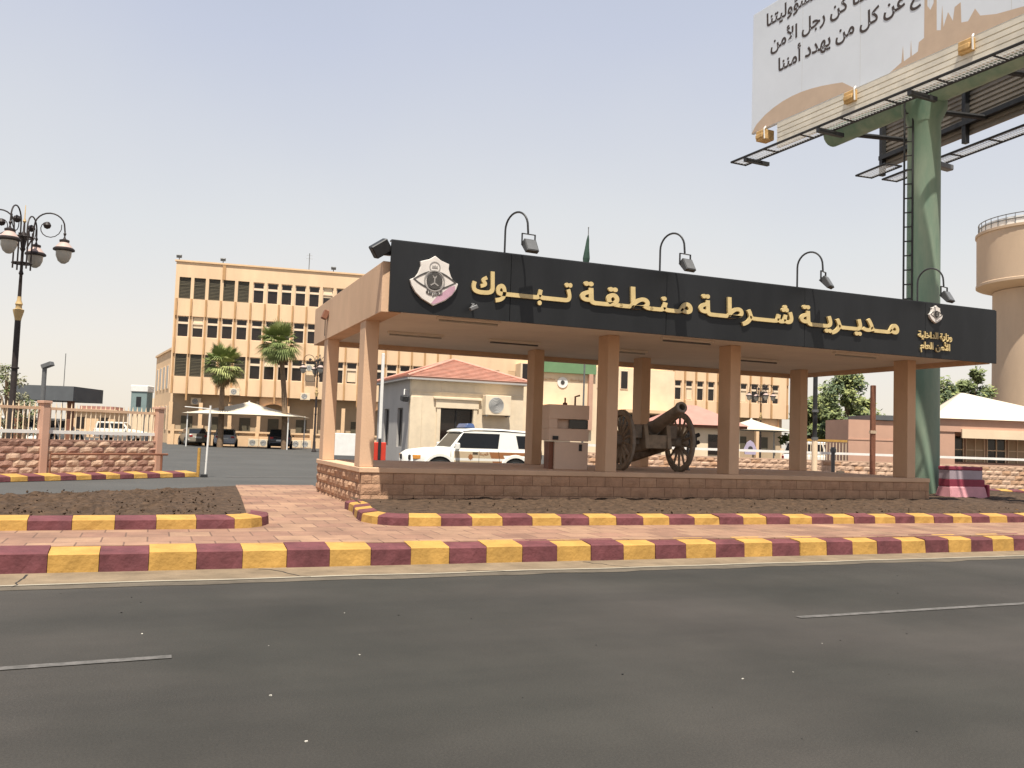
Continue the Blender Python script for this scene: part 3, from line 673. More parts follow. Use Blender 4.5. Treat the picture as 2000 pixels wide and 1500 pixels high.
    mb = MB(); mb.box(-L / 2 - .02, -L / 2 + .05, -.26, .26, .62, .75); mb.build('number_plate', plate, t)
    mb = MB(); mb.box(-L / 2 - .04, -L / 2 + .2, -hw * .8, hw * .8, .30, .48); mb.box(L / 2 - .2, L / 2 + .03, -hw * .75, hw * .75, .28, .46); mb.build('bumper', tyre if body is cark else body, t, bevel=.04)
    return t
# patrol off-roader: squat hood, upright screen, white roof, sand flanks, brown slash
def patrol():
    p0 = D(770, 880, 29.6); t = thing('patrol_car', 'white and sand police off roader with a brown slash parked before the stone booth', 'patrol car', (0, 0, 0), 0)
    hw = .95
    st = [(-2.30, .90, .62, 1.13), (-2.22, .99, .48, 1.18), (-1.6, 1, .45, 1.20), (0, 1, .45, 1.20), (1.0, 1, .45, 1.20), (1.12, 1, .45, 1.17), (1.5, .99, .46, 1.15), (2.05, .97, .48, 1.08), (2.22, .94, .52, .98), (2.28, .86, .60, .90)]
    mb = MB(); vs = []; k = 7
    for (x, f, zb, zt) in st:
        y = hw * f; vs += [(x, y * .9, zb), (x, y * .99, zb + .06), (x, y, zb + (zt - zb) * .5), (x, y * .985, zt - .10), (x, y * .93, zt - .02), (x, y * .5, zt + .015), (x, 0, zt + .02)]
    half = len(vs); vs += [(x, -y, z) for x, y, z in vs]; fs = []
    for i in range(len(st) - 1):
        for j in range(k - 1):
            a = i * k + j; fs += [(a, a + 1, a + k + 1, a + k), (half + a, half + a + k, half + a + k + 1, half + a + 1)]
        fs.append((i * k, i * k + k, half + i * k + k, half + i * k))
    for i in (0, len(st) - 1): fs.append([i * k + j for j in range(k)] + [half + i * k + j for j in range(k - 1, -1, -1)])
    mb.add(vs, fs, 0, True)
    mb.build('body', carw, t, bevel=.015, seg=2)
    yb, yt = .90, .80
    B = [V(p) for p in ((-2.2, -yb, 1.14), (1.02, -yb, 1.14), (1.02, yb, 1.14), (-2.2, yb, 1.14), (-2.02, -yt, 1.78), (.48, -yt, 1.78), (.48, yt, 1.78), (-2.02, yt, 1.78))]
    mb = MB(); mb.hexa(B)
    rr = []
    for x, z in ((-2.12, 1.74), (-1.9, 1.81), (-.9, 1.86), (.1, 1.855), (.5, 1.81), (.60, 1.765)):
        rr.append((x, z))
    vs = []
    for x, z in rr: vs += [(x, -.83, z - .05), (x, -.80, z - .01), (x, -.5, z + .02), (x, .5, z + .02), (x, .80, z - .01), (x, .83, z - .05)]
    fs = [(i * 6 + j, i * 6 + j + 1, i * 6 + 7 + j, i * 6 + 6 + j) for i in range(5) for j in range(5)] + [(i * 6, i * 6 + 6, i * 6 + 11, i * 6 + 5) for i in range(5)] + [(0, 1, 2, 3, 4, 5), (30, 31, 32, 33, 34, 35)]
    mb.add(vs, fs, 0, True); mb.build('cabin', carw, t, bevel=.02, seg=2)
    Q = [B[i] for i in (1, 2, 6, 5)]; n = (Q[1] - Q[0]).cross(Q[3] - Q[0]).normalized(); p = [bil(Q, .06, .12), bil(Q, .94, .12), bil(Q, .92, .9), bil(Q, .08, .9)]
    mb = MB(); mb.hexa([x - n * .01 for x in p] + [x + n * .007 for x in p]); mb.build('windscreen', cglass, t)
    Q = [B[i] for i in (3, 0, 4, 7)]; n = (Q[1] - Q[0]).cross(Q[3] - Q[0]).normalized(); p = [bil(Q, .08, .15), bil(Q, .92, .15), bil(Q, .9, .85), bil(Q, .1, .85)]
    mb = MB(); mb.hexa([x - n * .01 for x in p] + [x + n * .007 for x in p]); mb.build('rear_window', cglass, t)
    for s in (-1, 1):
        y_at = lambda z: s * (yb + (yt - yb) * (z - 1.14) / .64)
        for nm, ws in (('side_window', ((-.72, 1.20), (.86, 1.20), (.52, 1.70), (-.80, 1.70))), ('quarter_window', ((-1.98, 1.22), (-1.48, 1.22), (-1.40, 1.66), (-1.88, 1.66)))):
            mb = MB(); mb.hexa([V((x, y_at(z) - s * .01, z)) for x, z in ws] + [V((x, y_at(z) + s * .008, z)) for x, z in ws]); mb.build(nm, cglass, t)
        fl = lambda x, z, d: V((x, s * (hw * .992 + d), z))
        mb = MB(); mb.prism([[(.86, .50), (.86, 1.08), (-.38, 1.08), (-.62, .50)]], fl, .006); mb.build('sand_panel', sandp, t)
        mb = MB(); mb.prism([[(-.62, .50), (-.38, 1.08), (-2.15, 1.08), (-2.15, .98), (-.90, .98), (-1.15, .50)]], fl, .006); mb.build('brown_stripe', brownp, t)
        f2 = lambda x, z, d: fl(x, z, .007 + d)
        star = [((.10 if i % 2 == 0 else .065) * cos(pi / 2 + i * pi / 8), (.12 if i % 2 == 0 else .08) * sin(pi / 2 + i * pi / 8)) for i in range(16)]
        mb = MB(); mb.prism([[(.28 + a, .90 + b) for a, b in star]], f2, .004); mb.build('door_emblem', brownp, t)
        mb = MB(); letter_mb(mb, fit(glyphs('شرطة', .02), -.36, -.04, None, .97) if s > 0 else [[[(-.36 - x + 0, z) for x, z in lp] for lp in g_] for g_ in fit(glyphs('شرطة', .02), -.32, -.04, None, .84)], f2, .003); mb.build('door_writing', brownp, t)
        mb = MB()
        for (x0, z0), (x1, z1) in (((.98, .55), (.98, 1.12)), ((-.02, .55), (-.02, 1.12)), ((-.80, .60), (-.72, 1.12))):
            mb.hexa([fl(x0 - .006, z0, .006), fl(x0 + .006, z0, .006), fl(x1 + .006, z1, .006), fl(x1 - .006, z1, .006), fl(x0 - .006, z0, .0105), fl(x0 + .006, z0, .0105), fl(x1 + .006, z1, .0105), fl(x1 - .006, z1, .0105)])
        mb.build('door_seam', tyre, t)
        mb = MB(); mb.hexa([fl(.03, 1.03, .007), fl(.21, 1.03, .007), fl(.21, 1.06, .007), fl(.03, 1.06, .007), fl(.03, 1.03, .03), fl(.21, 1.03, .03), fl(.21, 1.06, .03), fl(.03, 1.06, .03)]); mb.build('door_handle', tyre, t)
        for x in (-1.36, 1.36):
            T = M.Translation((x, s * .94, .40)) @ M.Rotation(-s * pi / 2, 4, 'X')
            mb = MB(); mb.lathe([(.50, -.04), (.50, .025), (0, .025)], T, 28); mb.build('wheel_arch', tyre, t)
            mb = MB(); mb.lathe([(.50, -.02), (.50, .05), (.59, .045), (.61, .0), (.61, -.02)], T, 28, cap=False); mb.build('arch_flare', carw, t)
            wheel(t, x, s * .86, .39, .26)
        mb = MB(); mb.box(.72, .86, s * 1.06 - .09, s * 1.06 + .09, 1.13, 1.36); mb.build('wing_mirror', carw, t, bevel=.03)
        mb = MB(); mb.box(2.0, 2.26, s * .80 - .12, s * .80 + .125, .78, .93); mb.build('indicator', amber, t, bevel=.02)
        mb = MB(); mb.box(2.22, 2.31, s * .55 - .13, s * .55 + .13, .74, .92); mb.build('headlight', steel_d, t, bevel=.03)
        mb = MB(); mb.box(-2.33, -2.15, s * .86 - .06, s * .86 + .06, .84, 1.06); mb.build('tail_light', redl, t, bevel=.02)
    mb = MB(); mb.box(2.15, 2.38, -.80, .80, .46, .62); mb.box(-2.42, -2.2, -.8, .8, .46, .62); mb.build('bumper', steel_g, t, bevel=.04)
    T = M.Translation((-2.44, .1, 1.0)) @ M.Rotation(pi / 2, 4, 'Y'); mb = MB(); mb.lathe([(.12, -.12), (.36, -.12), (.38, 0), (.36, .12), (.12, .12)], T, 24); mb.build('spare_wheel', tyre, t)
    mb = MB(); mb.hexa([V(p) for p in ((-.02, -.5, 1.88), (.36, -.5, 1.88), (.36, .5, 1.88), (-.02, .5, 1.88), (.04, -.46, 2.03), (.28, -.46, 2.03), (.28, .46, 2.03), (.04, .46, 2.03))]); mb.build('light_bar', bluel, t, bevel=.03, seg=2)
    c = (D(770, 880, 29.4) + D(1023, 880, 31.0)) / 2
    t.location = (c.x + .25, c.y + .9, .04); t.rotation_euler = (0, 0, ROT + pi)
    return t
patrol()
G1 = 'cars parked around the far car park'
sed = car('parked_car', 'silver grey saloon parked facing away under the cream shade tent', 'car', (-23.2, 73.0, .15), R_(106), cars_, group=G1)
car('parked_car', 'black saloon parked facing away under the right half of the shade tent', 'car', (-18.75, 73.0, .14), R_(103), cark, L=4.6, Wd=1.85, H=1.58, belt=1.0, hood=.95, boot=1.05, cab=(-2.0, 1.05), roof=(-1.5, .2), group=G1)
car('parked_car', 'dusty beige saloon parked left of the silver one near the fence end', 'car', (-26.4, 74.5, .15), R_(120), carb, group=G1)
vp = car('off_road_car', 'white off roader behind the pickets left of the thin fence pillar', 'car', (0, 0, 0), 0, carw, L=4.7, Wd=1.86, H=1.82, belt=1.1, hood=1.06, boot=1.15, cab=(-2.25, 1.05), roof=(-2.05, .4), clear=.3, wr=.37, boxy=.86, group='white off roaders behind the left fence')
vans = [(22, 63, 88), (108, 64, 78), (236, 88, 8)]
vl = ['white off roader behind the pickets left of the thin fence pillar', 'white off roader behind the pickets just right of the thin fence pillar', 'white off roader side on far behind the pickets near the fence end pillar']
for i, (x, Y, an) in enumerate(vans):
    o = vp if i == 0 else copy_tree(vp); p = D(x, 845, Y); o.location = (p.x, p.y, .10); o.rotation_euler = (0, 0, R_(an)); o['label'] = vl[i]
o = copy_tree(vp); p = D(1622, 880, 47); o.location = (p.x, p.y, .15); o.rotation_euler = (0, 0, R_(8)); o['label'] = 'white off roader side on behind the right fence rail near the rose booth'; o['group'] = 'white cars behind the right fence'

# ------------------------------------------------------------------ stone booth with hip roof
BO = thing('guard_booth', 'cream stone guard booth with a red tiled hip roof behind the patrol car', 'booth', (-3.71, 33.0, .04), ROT)
BW, BD, BH = 4.5, 5.2, 3.72
mb = MB()
mb.box(0, 1.15, 0, .25, 0, BH); mb.box(2.45, BW, 0, .25, 0, BH); mb.box(1.15, 2.45, 0, .25, 2.62, BH); mb.box(1.15, 2.45, 0, .25, 0, .9)
for (x0, x1) in ((0, .42),): mb.box(x0 - .03, x1, -.03, 0, 0, 3.0)
mb.box(1.0, 1.15, -.05, 0, .85, 2.62); mb.box(2.45, 2.6, -.05, 0, .85, 2.62); mb.box(.95, 2.65, -.07, 0, 2.62, 2.95); mb.box(.85, 2.75, -.12, 0, 2.95, 3.03)
mb.box(-.02, BW, -.02, 0, 3.18, 3.24)
mb.build('front_wall', boothw, BO, bevel=.008)
mb = MB(); mb.box(-.002, .22, .25, 1.1, 0, BH); mb.box(-.002, .22, 1.9, 3.2, 0, BH); mb.box(-.002, .22, 4.0, BD, 0, BH); mb.box(-.002, .22, 1.1, 1.9, 2.6, BH); mb.box(-.002, .22, 3.2, 4.0, 2.6, BH); mb.box(-.002, .22, 1.1, 1.9, 0, 1.1); mb.box(-.002, .22, 3.2, 4.0, 0, 1.1)
mb.box(BW - .22, BW, .25, BD, 0, BH); mb.box(.22, BW - .22, BD - .22, BD, 0, BH); mb.build('side_wall', boothg, BO)
def bwin(x0, x1, z0, z1, y, side=False):
    f = MB(); p = MB()
    def bx(q, a0, a1, b0, b1, c0, c1): q.box(b0, b1, a0, a1, c0, c1) if side else q.box(a0, a1, b0, b1, c0, c1)
    for a in (x0, x1 - .05, (x0 + x1) / 2 - .025): bx(f, a, a + .05, y, y + .06, z0 + (.05 if x0 < a < x1 - .06 else 0), z1 - (.05 if x0 < a < x1 - .06 else 0))
    bx(f, x0 + .05, x1 - .05, y + .004, y + .056, z1 - .05, z1); bx(f, x0 + .05, x1 - .05, y + .004, y + .056, z0, z0 + .05)
    o = f.build('window', steel_g if side else steel_d, BO); bx(p, x0 + .05, x1 - .05, y + .025, y + .035, z0 + .05, z1 - .05); p.build('pane', pane_m, o)
bwin(1.15, 2.45, .9, 2.62, .12); bwin(1.1, 1.9, 1.1, 2.6, .08, True); bwin(3.2, 4.0, 1.1, 2.6, .08, True)
mb = MB(); e = .22; zr = BH; A = [(-e, -e, zr), (BW + e, -e, zr), (BW + e, BD + e, zr), (-e, BD + e, zr)]; h = .88
r0, r1 = (BW / 2, 2.0, zr + h), (BW / 2, BD - 2.0, zr + h)
def tiles(q, n):                           # courses of tiles stepping up a roof slope
    q = [V(p) for p in q]
    nn = (q[1] - q[0]).cross(q[3] - q[0]).normalized()
    if nn.z < 0: nn = -nn
    for i in range(n):
        a, b = i / n, (i + 1) / n
        p = [bil(q, 0, a), bil(q, 1, a), bil(q, 1, b), bil(q, 0, b)]
        mb.hexa([p[0] - nn * .02, p[1] - nn * .02, p[2] - nn * .02, p[3] - nn * .02, p[0] + nn * .045, p[1] + nn * .045, p[2] + nn * .01, p[3] + nn * .01])
tiles((A[0], A[1], r0, r0), 14); tiles((A[2], A[3], r1, r1), 14); tiles((A[1], A[2], r1, r0), 14); tiles((A[3], A[0], r0, r1), 14)
rf = mb.build('roof', roofm, BO)
mb = MB()
for a, b in ((A[0], r0), (A[1], r0), (A[2], r1), (A[3], r1), (r0, r1)): mb.tube([V(a) + V((0, 0, .04)), V(b) + V((0, 0, .04))], .06, 8)
mb.build('ridge_tile', roofm, rf)
mb = MB(); mb.box(-e, BW + e, -e, BD + e, zr - .09, zr - .025); mb.build('eaves_board', boothg, BO)
# air conditioner and camera on the booth
def aircon(loc, rz, label, s=1., grp='outdoor air conditioners'):
    t = thing('air_conditioner', label, 'air conditioner', loc, rz, grp)
    mb = MB(); mb.box(-.45 * s, .45 * s, -.36 * s, -.03, 0, .66 * s); mb.build('casing', boothw if s > .9 else white_p, t, bevel=.015)
    mb = MB(); T = M.Translation((-.08 * s, -.365 * s, .33 * s)) @ M.Rotation(pi / 2, 4, 'X')
    for r in (.06, .11, .16, .21, .255): mb.lathe([(r * s - .008, 0), (r * s, .012), (r * s + .008, 0)], T, 24, cap=False)
    mb.lathe([(.27 * s, .0), (.0, .002)], T, 24, 1); mb.build('fan_grille', [white_p, steel_g], t)
    mb = MB(); mb.box(-.42 * s, -.37 * s, -.36 * s, 0, -.05, 0); mb.box(.37 * s, .42 * s, -.36 * s, 0, -.05, 0); mb.build('bracket', steel_g, t)
    return t
q = M.Translation((-3.71, 33, .04)) @ M.Rotation(ROT, 4, 'Z')
aircon(q @ V((3.30, -.03, 2.42)), ROT, 'big cream air conditioner on the stone booth front right of its window', 1.15, None)
t = thing('security_camera', 'dark bullet camera on a bracket at the left corner of the stone booth', 'camera', q @ V((-.02, .35, 3.0)), ROT)
mb = MB(); mb.tube([(0, 0, .25), (-.18, -.1, .25), (-.2, -.15, .05)], .025, 6); mb.build('bracket', white_p, t)
mb = MB(); mb.box(-.32, -.08, -.42, -.02, -.16, .06, T=M.Rotation(R_(8), 4, 'X')); mb.build('housing', steel_d, t, bevel=.03)
# ------------------------------------------------------------------ barriers
t = thing('boom_barrier', 'raised white boom barrier on a red cabinet left of the patrol car', 'barrier', (-4.43, 30.0, .0), ROT)
mb = MB(); mb.box(-.24, .24, -.2, .2, 0, 1.33); mb.build('cabinet', redp, t, bevel=.02)
mb = MB(); mb.box(-.045, .045, -.28, -.21, .75, 1.45); mb.build('counterweight', steel_d, t, bevel=.01)
mb = MB(); mb.box(-.05, .05, -.27, -.21, 1.45, 4.3); mb.build('boom', white_p, t, bevel=.01)
t = thing('boom_barrier', 'thin white pole barrier raised on a yellow post at the end of the left kerb', 'barrier', (D(398, 924, 29.4).x, 29.4, 0), ROT)
mb = MB(); mb.tube([(-.18, 0, 0), (-.18, 0, .95)], .05, 8); mb.build('post', yellow, t)
mb = MB(); mb.tube([(.05, 0, .08), (.10, 0, 2.35)], .032, 8); mb.build('boom', white_p, t)
mb = MB(); mb.box(-.10, .12, -.09, .09, 0, .10); mb.build('base', steel_d, t, bevel=.01)
mb = MB(); mb.tube([(-.7, 0, 2.28), (.12, 0, 2.24)], .015, 6); mb.build('stay', white_p, t)

# ------------------------------------------------------------------ left fence
def fence(name, label, p0, p1, hwall, hrail, htop, pillars, zb=.0, pick=.16, colr=(fstone, fstone2), end=True, pk=True):
    d = V((p1[0] - p0[0], p1[1] - p0[1])); L = d.length; t = thing(name, label, 'fence', (p0[0], p0[1], zb), atan2(d.y, d.x))
    mb = MB(); mb.box(0, L, .02, .24, 0, hwall - .04, 2); block_course(mb, (0, .02, 0), (1, 0), (0, -1), L, 0, round(hwall / .2), .2, .4, bulge=.028, q=(4, 3))
    mb.box(0, L, 0, .26, hwall - .04, hwall + .02, 0); mb.build('stone_wall', [*colr, mortar], t)
    for s in pillars:
        mb = MB(); mb.box(s - .11, s + .11, -.06, .22, 0, htop + .02); mb.box(s - .14, s + .14, -.09, .25, htop + .02, htop + .1); mb.build('pillar', pinkw, t, bevel=.01)
    mb = MB(); mb.box(0, L, .08, .16, hrail - .05, hrail + .05); mb.build('lower_rail', white_p, t)
    if pk:
        mb = MB(); mb.box(0, L, .09, .15, htop - .16, htop - .08); mb.build('upper_rail', tan, t)
        mb = MB(); s = .08
        while s < L: mb.tube([(s, .12, hwall), (s, .12, htop - .04), (s, .12, htop + .06)], [.018, .018, .004], 5, 0); s += pick
        mb.build('picket', cream, t)
    return t
P0 = D(10, 926, 25); P1 = D(312, 916, 29.3); dd = (P1 - P0).xy.normalized(); P_ = P0.xy - dd * 6
L1 = (P1.xy - P_).length; s78 = (D(78, 920, 25.95).xy - P_).dot(dd)
fence('street_fence', 'rose stone wall with cream picket railing at the left edge of the picture', P_, P1.xy, .98, 1.22, 2.02, [s78 - 4.0, s78, L1 - .1], .12)
t = thing('pipe_rail', 'brown steel pipe frame standing against the left stone wall', 'rail', (P_.x, P_.y, .12), atan2(dd.y, dd.x))
mb = MB(); mb.tube([(s78 + .1, -.22, 0), (s78 + .1, -.22, .58), (L1 + .1, -.22, .58)], .035, 8); mb.tube([(L1 - .12, -.22, 0), (L1 - .12, -.22, .58)], .035, 8); mb.build('frame', brownst, t)
# kerb along that fence, built in its own line
def wkerb(name, p0, p1, wid, h, z0, n, m0=0):
    mb = MB(); d = V((p1[0] - p0[0], p1[1] - p0[1])); L = d.length; k = L / n
    for i in range(n):
        a, b = i * k + .004, (i + 1) * k - .004
        mb.hexa([V(p) for p in ((a, rnd(-.01, .01), 0), (b, rnd(-.01, .01), 0), (b, wid, 0), (a, wid, 0), (a, .02, h), (b, .02, h), (b, wid, h + .05), (a, wid, h + .05))], (i + m0) % 2)
    o = mb.build(name, [yellow, maroon], bevel=.012); o.location = (p0[0], p0[1], z0); o.rotation_euler = (0, 0, atan2(d.y, d.x)); return struct(o)
K0 = G(0, 942, 0).xy; K1 = D(385, 931, 29.3).xy; kd = (K1 - K0).normalized()
wkerb('fence_kerb', K0 - kd * 5, K1, .55, .14, 0, 24, 1)
g = MB(); g.sheet([(*(K0 - kd * 5 + V((-kd.y, kd.x)) * .5), .15), (*(K1 + V((-kd.y, kd.x)) * .5), .15), (P1.x, P1.y + .2, .15), (P_.x, P_.y, .15)]); struct(g.build('verge', tilem, fix=False))

# ------------------------------------------------------------------ ornate street lamps
def lamp(label, loc, rz, s=1.):
    t = thing('street_lamp', label, 'street lamp', loc, rz, 'ornate multi arm street lamps'); t.scale = (s, s, s)
    mb = MB(); mb.lathe([(.22, 0), (.22, .1), (.15, .2), (.13, .9), (.10, 1.0), (.095, 5.05)], None, 16); mb.lathe([(.13, 3.4), (.14, 3.43), (.13, 3.46)], None, 16); mb.lathe([(.06, 5.85), (.05, 6.6), (.08, 6.65), (.05, 6.75), (.045, 7.4), (.09, 7.5), (.05, 7.6), (.10, 7.9), (.10, 8.0), (.04, 8.1), (.03, 8.4)], None, 16); mb.build('pole', lampm, t)
    mb = MB(); mb.lathe([(.10, 5.04), (.11, 5.12), (.17, 5.36), (.175, 5.41), (.10, 5.45), (.095, 5.55), (.12, 5.6), (.07, 5.74), (.062, 5.86)], None, 16); mb.build('gilt_collar', lampg, t); mb = MB(); mb.lathe([(.03, 8.4), (.06, 8.45), (.02, 8.55), (.012, 9.0), (0, 9.02)], None, 12); mb.build('spire', lampg, t)
    mb = MB()
    for z in (7.0, 7.9): mb.tube([(.3 * cos(i * pi / 8), .3 * sin(i * pi / 8), z) for i in range(17)], .025, 6, cap=False); mb.box(-.3, .3, -.02, .02, z - .02, z + .02); mb.box(-.02, .02, -.3, .3, z - .02, z + .02)
    for i in range(4): a = pi / 4 + i * pi / 2; mb.tube([(.3 * cos(a), .3 * sin(a), 6.8), (.3 * cos(a), .3 * sin(a), 8.1)], .03, 6)
    mb.build('cage', lampm, t)
    for i in range(4):
        a = i * pi / 2; Rm = M.Rotation(a, 4, 'Z')
        P = lambda x, z: Rm @ V((x, 0, z + .32))
        mb = MB()
        arc = [P(.80 - .48 * cos(k), 8.02 + .46 * sin(k)) for k in [pi * j / 12 for j in range(13)]]
        mb.tube([P(.12, 7.2), P(.3, 7.6)] + arc + [P(1.30, 7.85)], .026, 7)
        mb.tube([P(.78 + (.42 - .02 * j) * cos(pi * .1 - j * .42), 7.98 + (.42 - .02 * j) * sin(pi * .1 - j * .42)) for j in range(13)], .016, 6)
        arm = mb.build('arm', lampm, t)
        mb = MB(); mb.lathe([(0, -.13), (.09, -.09), (.13, 0), (.09, .09), (0, .13)], M.Translation(P(.72, 8.05)), 12); mb.build('scroll_disc', lampm, arm)
        X = M.Translation(P(1.30, 0))
        mb = MB(); mb.lathe([(.02, 7.86), (.05, 7.8), (.02, 7.7), (.05, 7.62), (.16, 7.58), (.16, 7.52), (.10, 7.5)], X, 16); mb.build('finial', lampm, arm)
        mb = MB(); mb.lathe([(.12, 7.52), (.20, 7.42), (.30, 7.30)], X, 20, 1); mb.lathe([(.30, 7.31), (.345, 7.27), (.345, 7.22), (.26, 7.19)], X, 20, 0); mb.build('lamp_shade', [lampm, lamps_], arm)
        mb = MB(); mb.lathe([(.25, 7.19), (.24, 7.02), (.17, 6.85), (.07, 6.77), (0, 6.76)], X, 20); mb.build('lamp_bowl', bowl, arm)
    return t
p = D(25, 770, 28); lt = lamp('ornate black street lamp with gilt collars and four lanterns at the left edge', (p.x, p.y, .1), R_(11), .93)
L2 = copy_tree(lt); p = D(622, 690, 65); L2.location = (p.x, p.y, .15); L2.scale = (.80,) * 3; L2.rotation_euler = (0, 0, .4); L2['label'] = 'far ornate street lamp before the building, left of the canopy columns'
L3 = copy_tree(lt); p = D(1487, 745, 62); L3.location = (p.x, p.y, .15); L3.scale = (.66,) * 3; L3.rotation_euler = (0, 0, .1); L3['label'] = 'far ornate street lamp seen between the two right hand canopy columns'

# ------------------------------------------------------------------ headquarters building
FC = D(345, 510, 78).xy; FR = pi / 2 - 1.3225
HQ = thing('office_building', 'long four storey tan office building with rows of dark windows behind the car park', 'building', (FC.x, FC.y, .15), FR)
Z0 = .15; LB = 60.7
zp, r1t, r1b, r2t, r2b, r3t, r3b, gf = [z - Z0 for z in (16.23, 14.87, 12.97, 11.43, 9.57, 8.08, 6.1, 4.58)]
starts = [.33 + 1.24 * k for k in range(5)] + [6.6 + 1.225 * k for k in range(19)]
right = [47.85 + 1.222 * k for k in range(10)]
allw = starts + [30.5 + 1.24 * k for k in range(14)] + right
mb = MB()
for z0, z1 in ((gf, r3b), (r3t, r2b), (r2t, r1b), (r1t, zp)): mb.box(0, LB, 0, .3, z0, z1)
edges = [0.]
for s in allw: edges += [s, s + .97 if s < 47 else s + .76]
edges.append(LB)
for z0, z1 in ((r3b, r3t), (r2b, r2t), (r1b, r1t)):
    for i in range(0, len(edges), 2):
        if edges[i + 1] - edges[i] > .01: mb.box(edges[i], edges[i + 1], 0, .3, z0, z1)
mb.box(0, LB, 1.2, 12, 0, zp - .3); mb.build('wall', bld, HQ)
mb = MB(); mb.box(-.12, LB + .05, -.1, .35, zp, zp + .14); mb.build('parapet_cap', bld2, HQ)
mb = MB()
for i, s in enumerate([q_ - .14 for q_ in allw] + [LB - .15]):
    mb = MB(); mb.box(s - .075, s + .075, -.04, -.001, gf - (.6 if i % 3 == 1 else 0) + .002, r1b)
    for z0, z1 in ((gf - (.6 if i % 3 == 1 else 0), r3b), (r3t, r2b), (r2t, r1b)): mb.box(s - .076, s + .076, -.16, -.0405, z0 + .003, z1 - .04)
    if s < 26 or s > 47: mb.build('facade_fin', fin_m, HQ)
proto = {}
def hqwin(s, z0, z1, wd, kind):
    key = (round(wd, 2), round(z1 - z0, 2), kind)
    if key in proto:
        f = proto[key].copy(); C.objects.link(f); p = proto[key].children[0].copy(); C.objects.link(p); p.parent = f
    else:
        h = z1 - z0; mb = MB(); k = .07
        mb.box(0, k, .10, .2, 0, h); mb.box(wd - k, wd, .10, .2, 0, h); mb.box(k, wd - k, .10, .2, 0, .06); mb.box(k, wd - k, .10, .2, h - .06, h)
        if kind != 'full': mb.box(k, wd - k, .08, .2, h * .62, h * .72)
        else: mb.box(k, wd - k, .11, .2, h * .63, h * .66)
        f = mb.build('window', frame_m if kind != 'full' else louv_m, HQ); mb = MB()
        if kind == 'full':
            for i in range(14): mb.box(k, wd - k, .14, .19, .08 + i * (h - .14) / 14, .08 + i * (h - .14) / 14 + .07, T=None)
            mb.box(k, wd - k, .2, .22, .06, h - .06, 1)
            p = mb.build('louvre', [louv_m, pane_m], f)
        else: mb.box(k, wd - k, .17, .19, .06, h - .06); p = mb.build('pane', pane_m, f)
        proto[key] = f
    f.parent = HQ; f.location = (s, 0, z0)
for i, s in enumerate(starts):
    hqwin(s, r1b, r1t, .97, 'full' if i < 5 else 'cross'); hqwin(s, r2b, r2t, .97, 'cross')
    hqwin(s, r3b, r3t, .97, 'full' if i < 5 else 'cross')
for s in right:
    hqwin(s, r3b, r3t, .76, 'cross'); hqwin(s, r2b, r2t, .76, 'cross')
for s, z0, z1, f0, f1 in ((1.58, r2b, r2t, .45, .95), (12.72, r1b, r1t, .5, .97), (7.82, r3b, r3t, .72, .97), (11.5, r3b, r3t, .05, .6), (9.05, r2b, r2t, .7, .97), (15.2, r3b, r3t, .1, .6), (49.1, r3b, r3t, .05, .62), (55.2, r3b, r3t, .05, .62), (58.9, r3b, r3t, .3, .62), (53.96, r3b, r3t, .72, .96)):
    h = z1 - z0; mb = MB(); mb.box(s + .10, s + (.86 if s < 47 else .66), .150, .168, z0 + h * f0, z0 + h * f1); mb.build('window_blind', cream, HQ)
# recessed arcade on the ground floor
mb = MB()
for i in range(0, 24):
    s = .2 + i * 2.48
    if 30 < s < 47: continue
    mb = MB(); mb.box(s - .16, s + .16, .05, .42, 0, gf - .75)
    fn = lambda x, y, d: V((x, .08 + d, y))
    n = 10; r = 1.08; cx = s + 1.24; zsp = gf - 1.25
    lp = [(s, gf), (s, zsp)] + [(cx - r * cos(pi * k / n), zsp + .62 * sin(pi * k / n)) for k in range(n + 1)] + [(s + 2.48, zsp), (s + 2.48, gf)]
    if s + 2.48 < LB and i % 4 == 3: mb.prism([lp], fn, .25)
    mb.build('arcade_column', bld2, HQ)
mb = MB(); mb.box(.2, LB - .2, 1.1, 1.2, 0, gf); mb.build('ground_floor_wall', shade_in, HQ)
for i in range(24):
    s = 1.0 + i * 2.48
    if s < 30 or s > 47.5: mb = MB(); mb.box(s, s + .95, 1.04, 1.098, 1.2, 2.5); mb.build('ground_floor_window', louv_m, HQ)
mb = MB(); mb.box(.4, 22, -2.6, -2.4, 0, 1.15); mb.box(.4, 22, -2.7, -2.39, 1.15, 1.3)
for i in range(10): mb.box(.6 + i * 2.3, .9 + i * 2.3, -2.72, -2.38, 0, 1.7)
mb.build('garden_wall', bld2, HQ)
# entrance block with green band
mb = MB(); mb.box(31.2, 46.9, -2.0, -.002, 0, 8.75 - Z0); mb.build('entrance_block', cream, HQ)
mb = MB(); mb.box(33.2, 38.6, -2.35, -2.001, 8.0 - Z0, 9.2 - Z0); mb.build('green_band', gsign, HQ)
for (s0, s1, z0, z1) in ((31.3, 32.3, 6.9, 8.6), (38.8, 40.9, 6.6, 8.3), (41.2, 42.0, 6.6, 8.4)):
    mb = MB(); mb.box(s0, s1, -2.06, -2.001, z0, z1); f = mb.build('entrance_window', frame_m, HQ); mb = MB(); mb.box(s0 + .06, s1 - .06, -2.07, -2.061, z0 + .06, z1 - .06); mb.build('pane', pane_m, f)
mb = MB(); mb.box(37.9, 38.3, -2.4, -2.001, 2.5, 8.0 - Z0); mb.build('entrance_pier', pinkw, HQ)
fn = lambda x, y, d: V((35.35 + x, -2.02 - d, 6.95 + y)); cir = lambda r, n=20, cx=0, cy=0: [(cx + r * cos(2 * pi * i / n), cy + r * sin(2 * pi * i / n)) for i in range(n)]
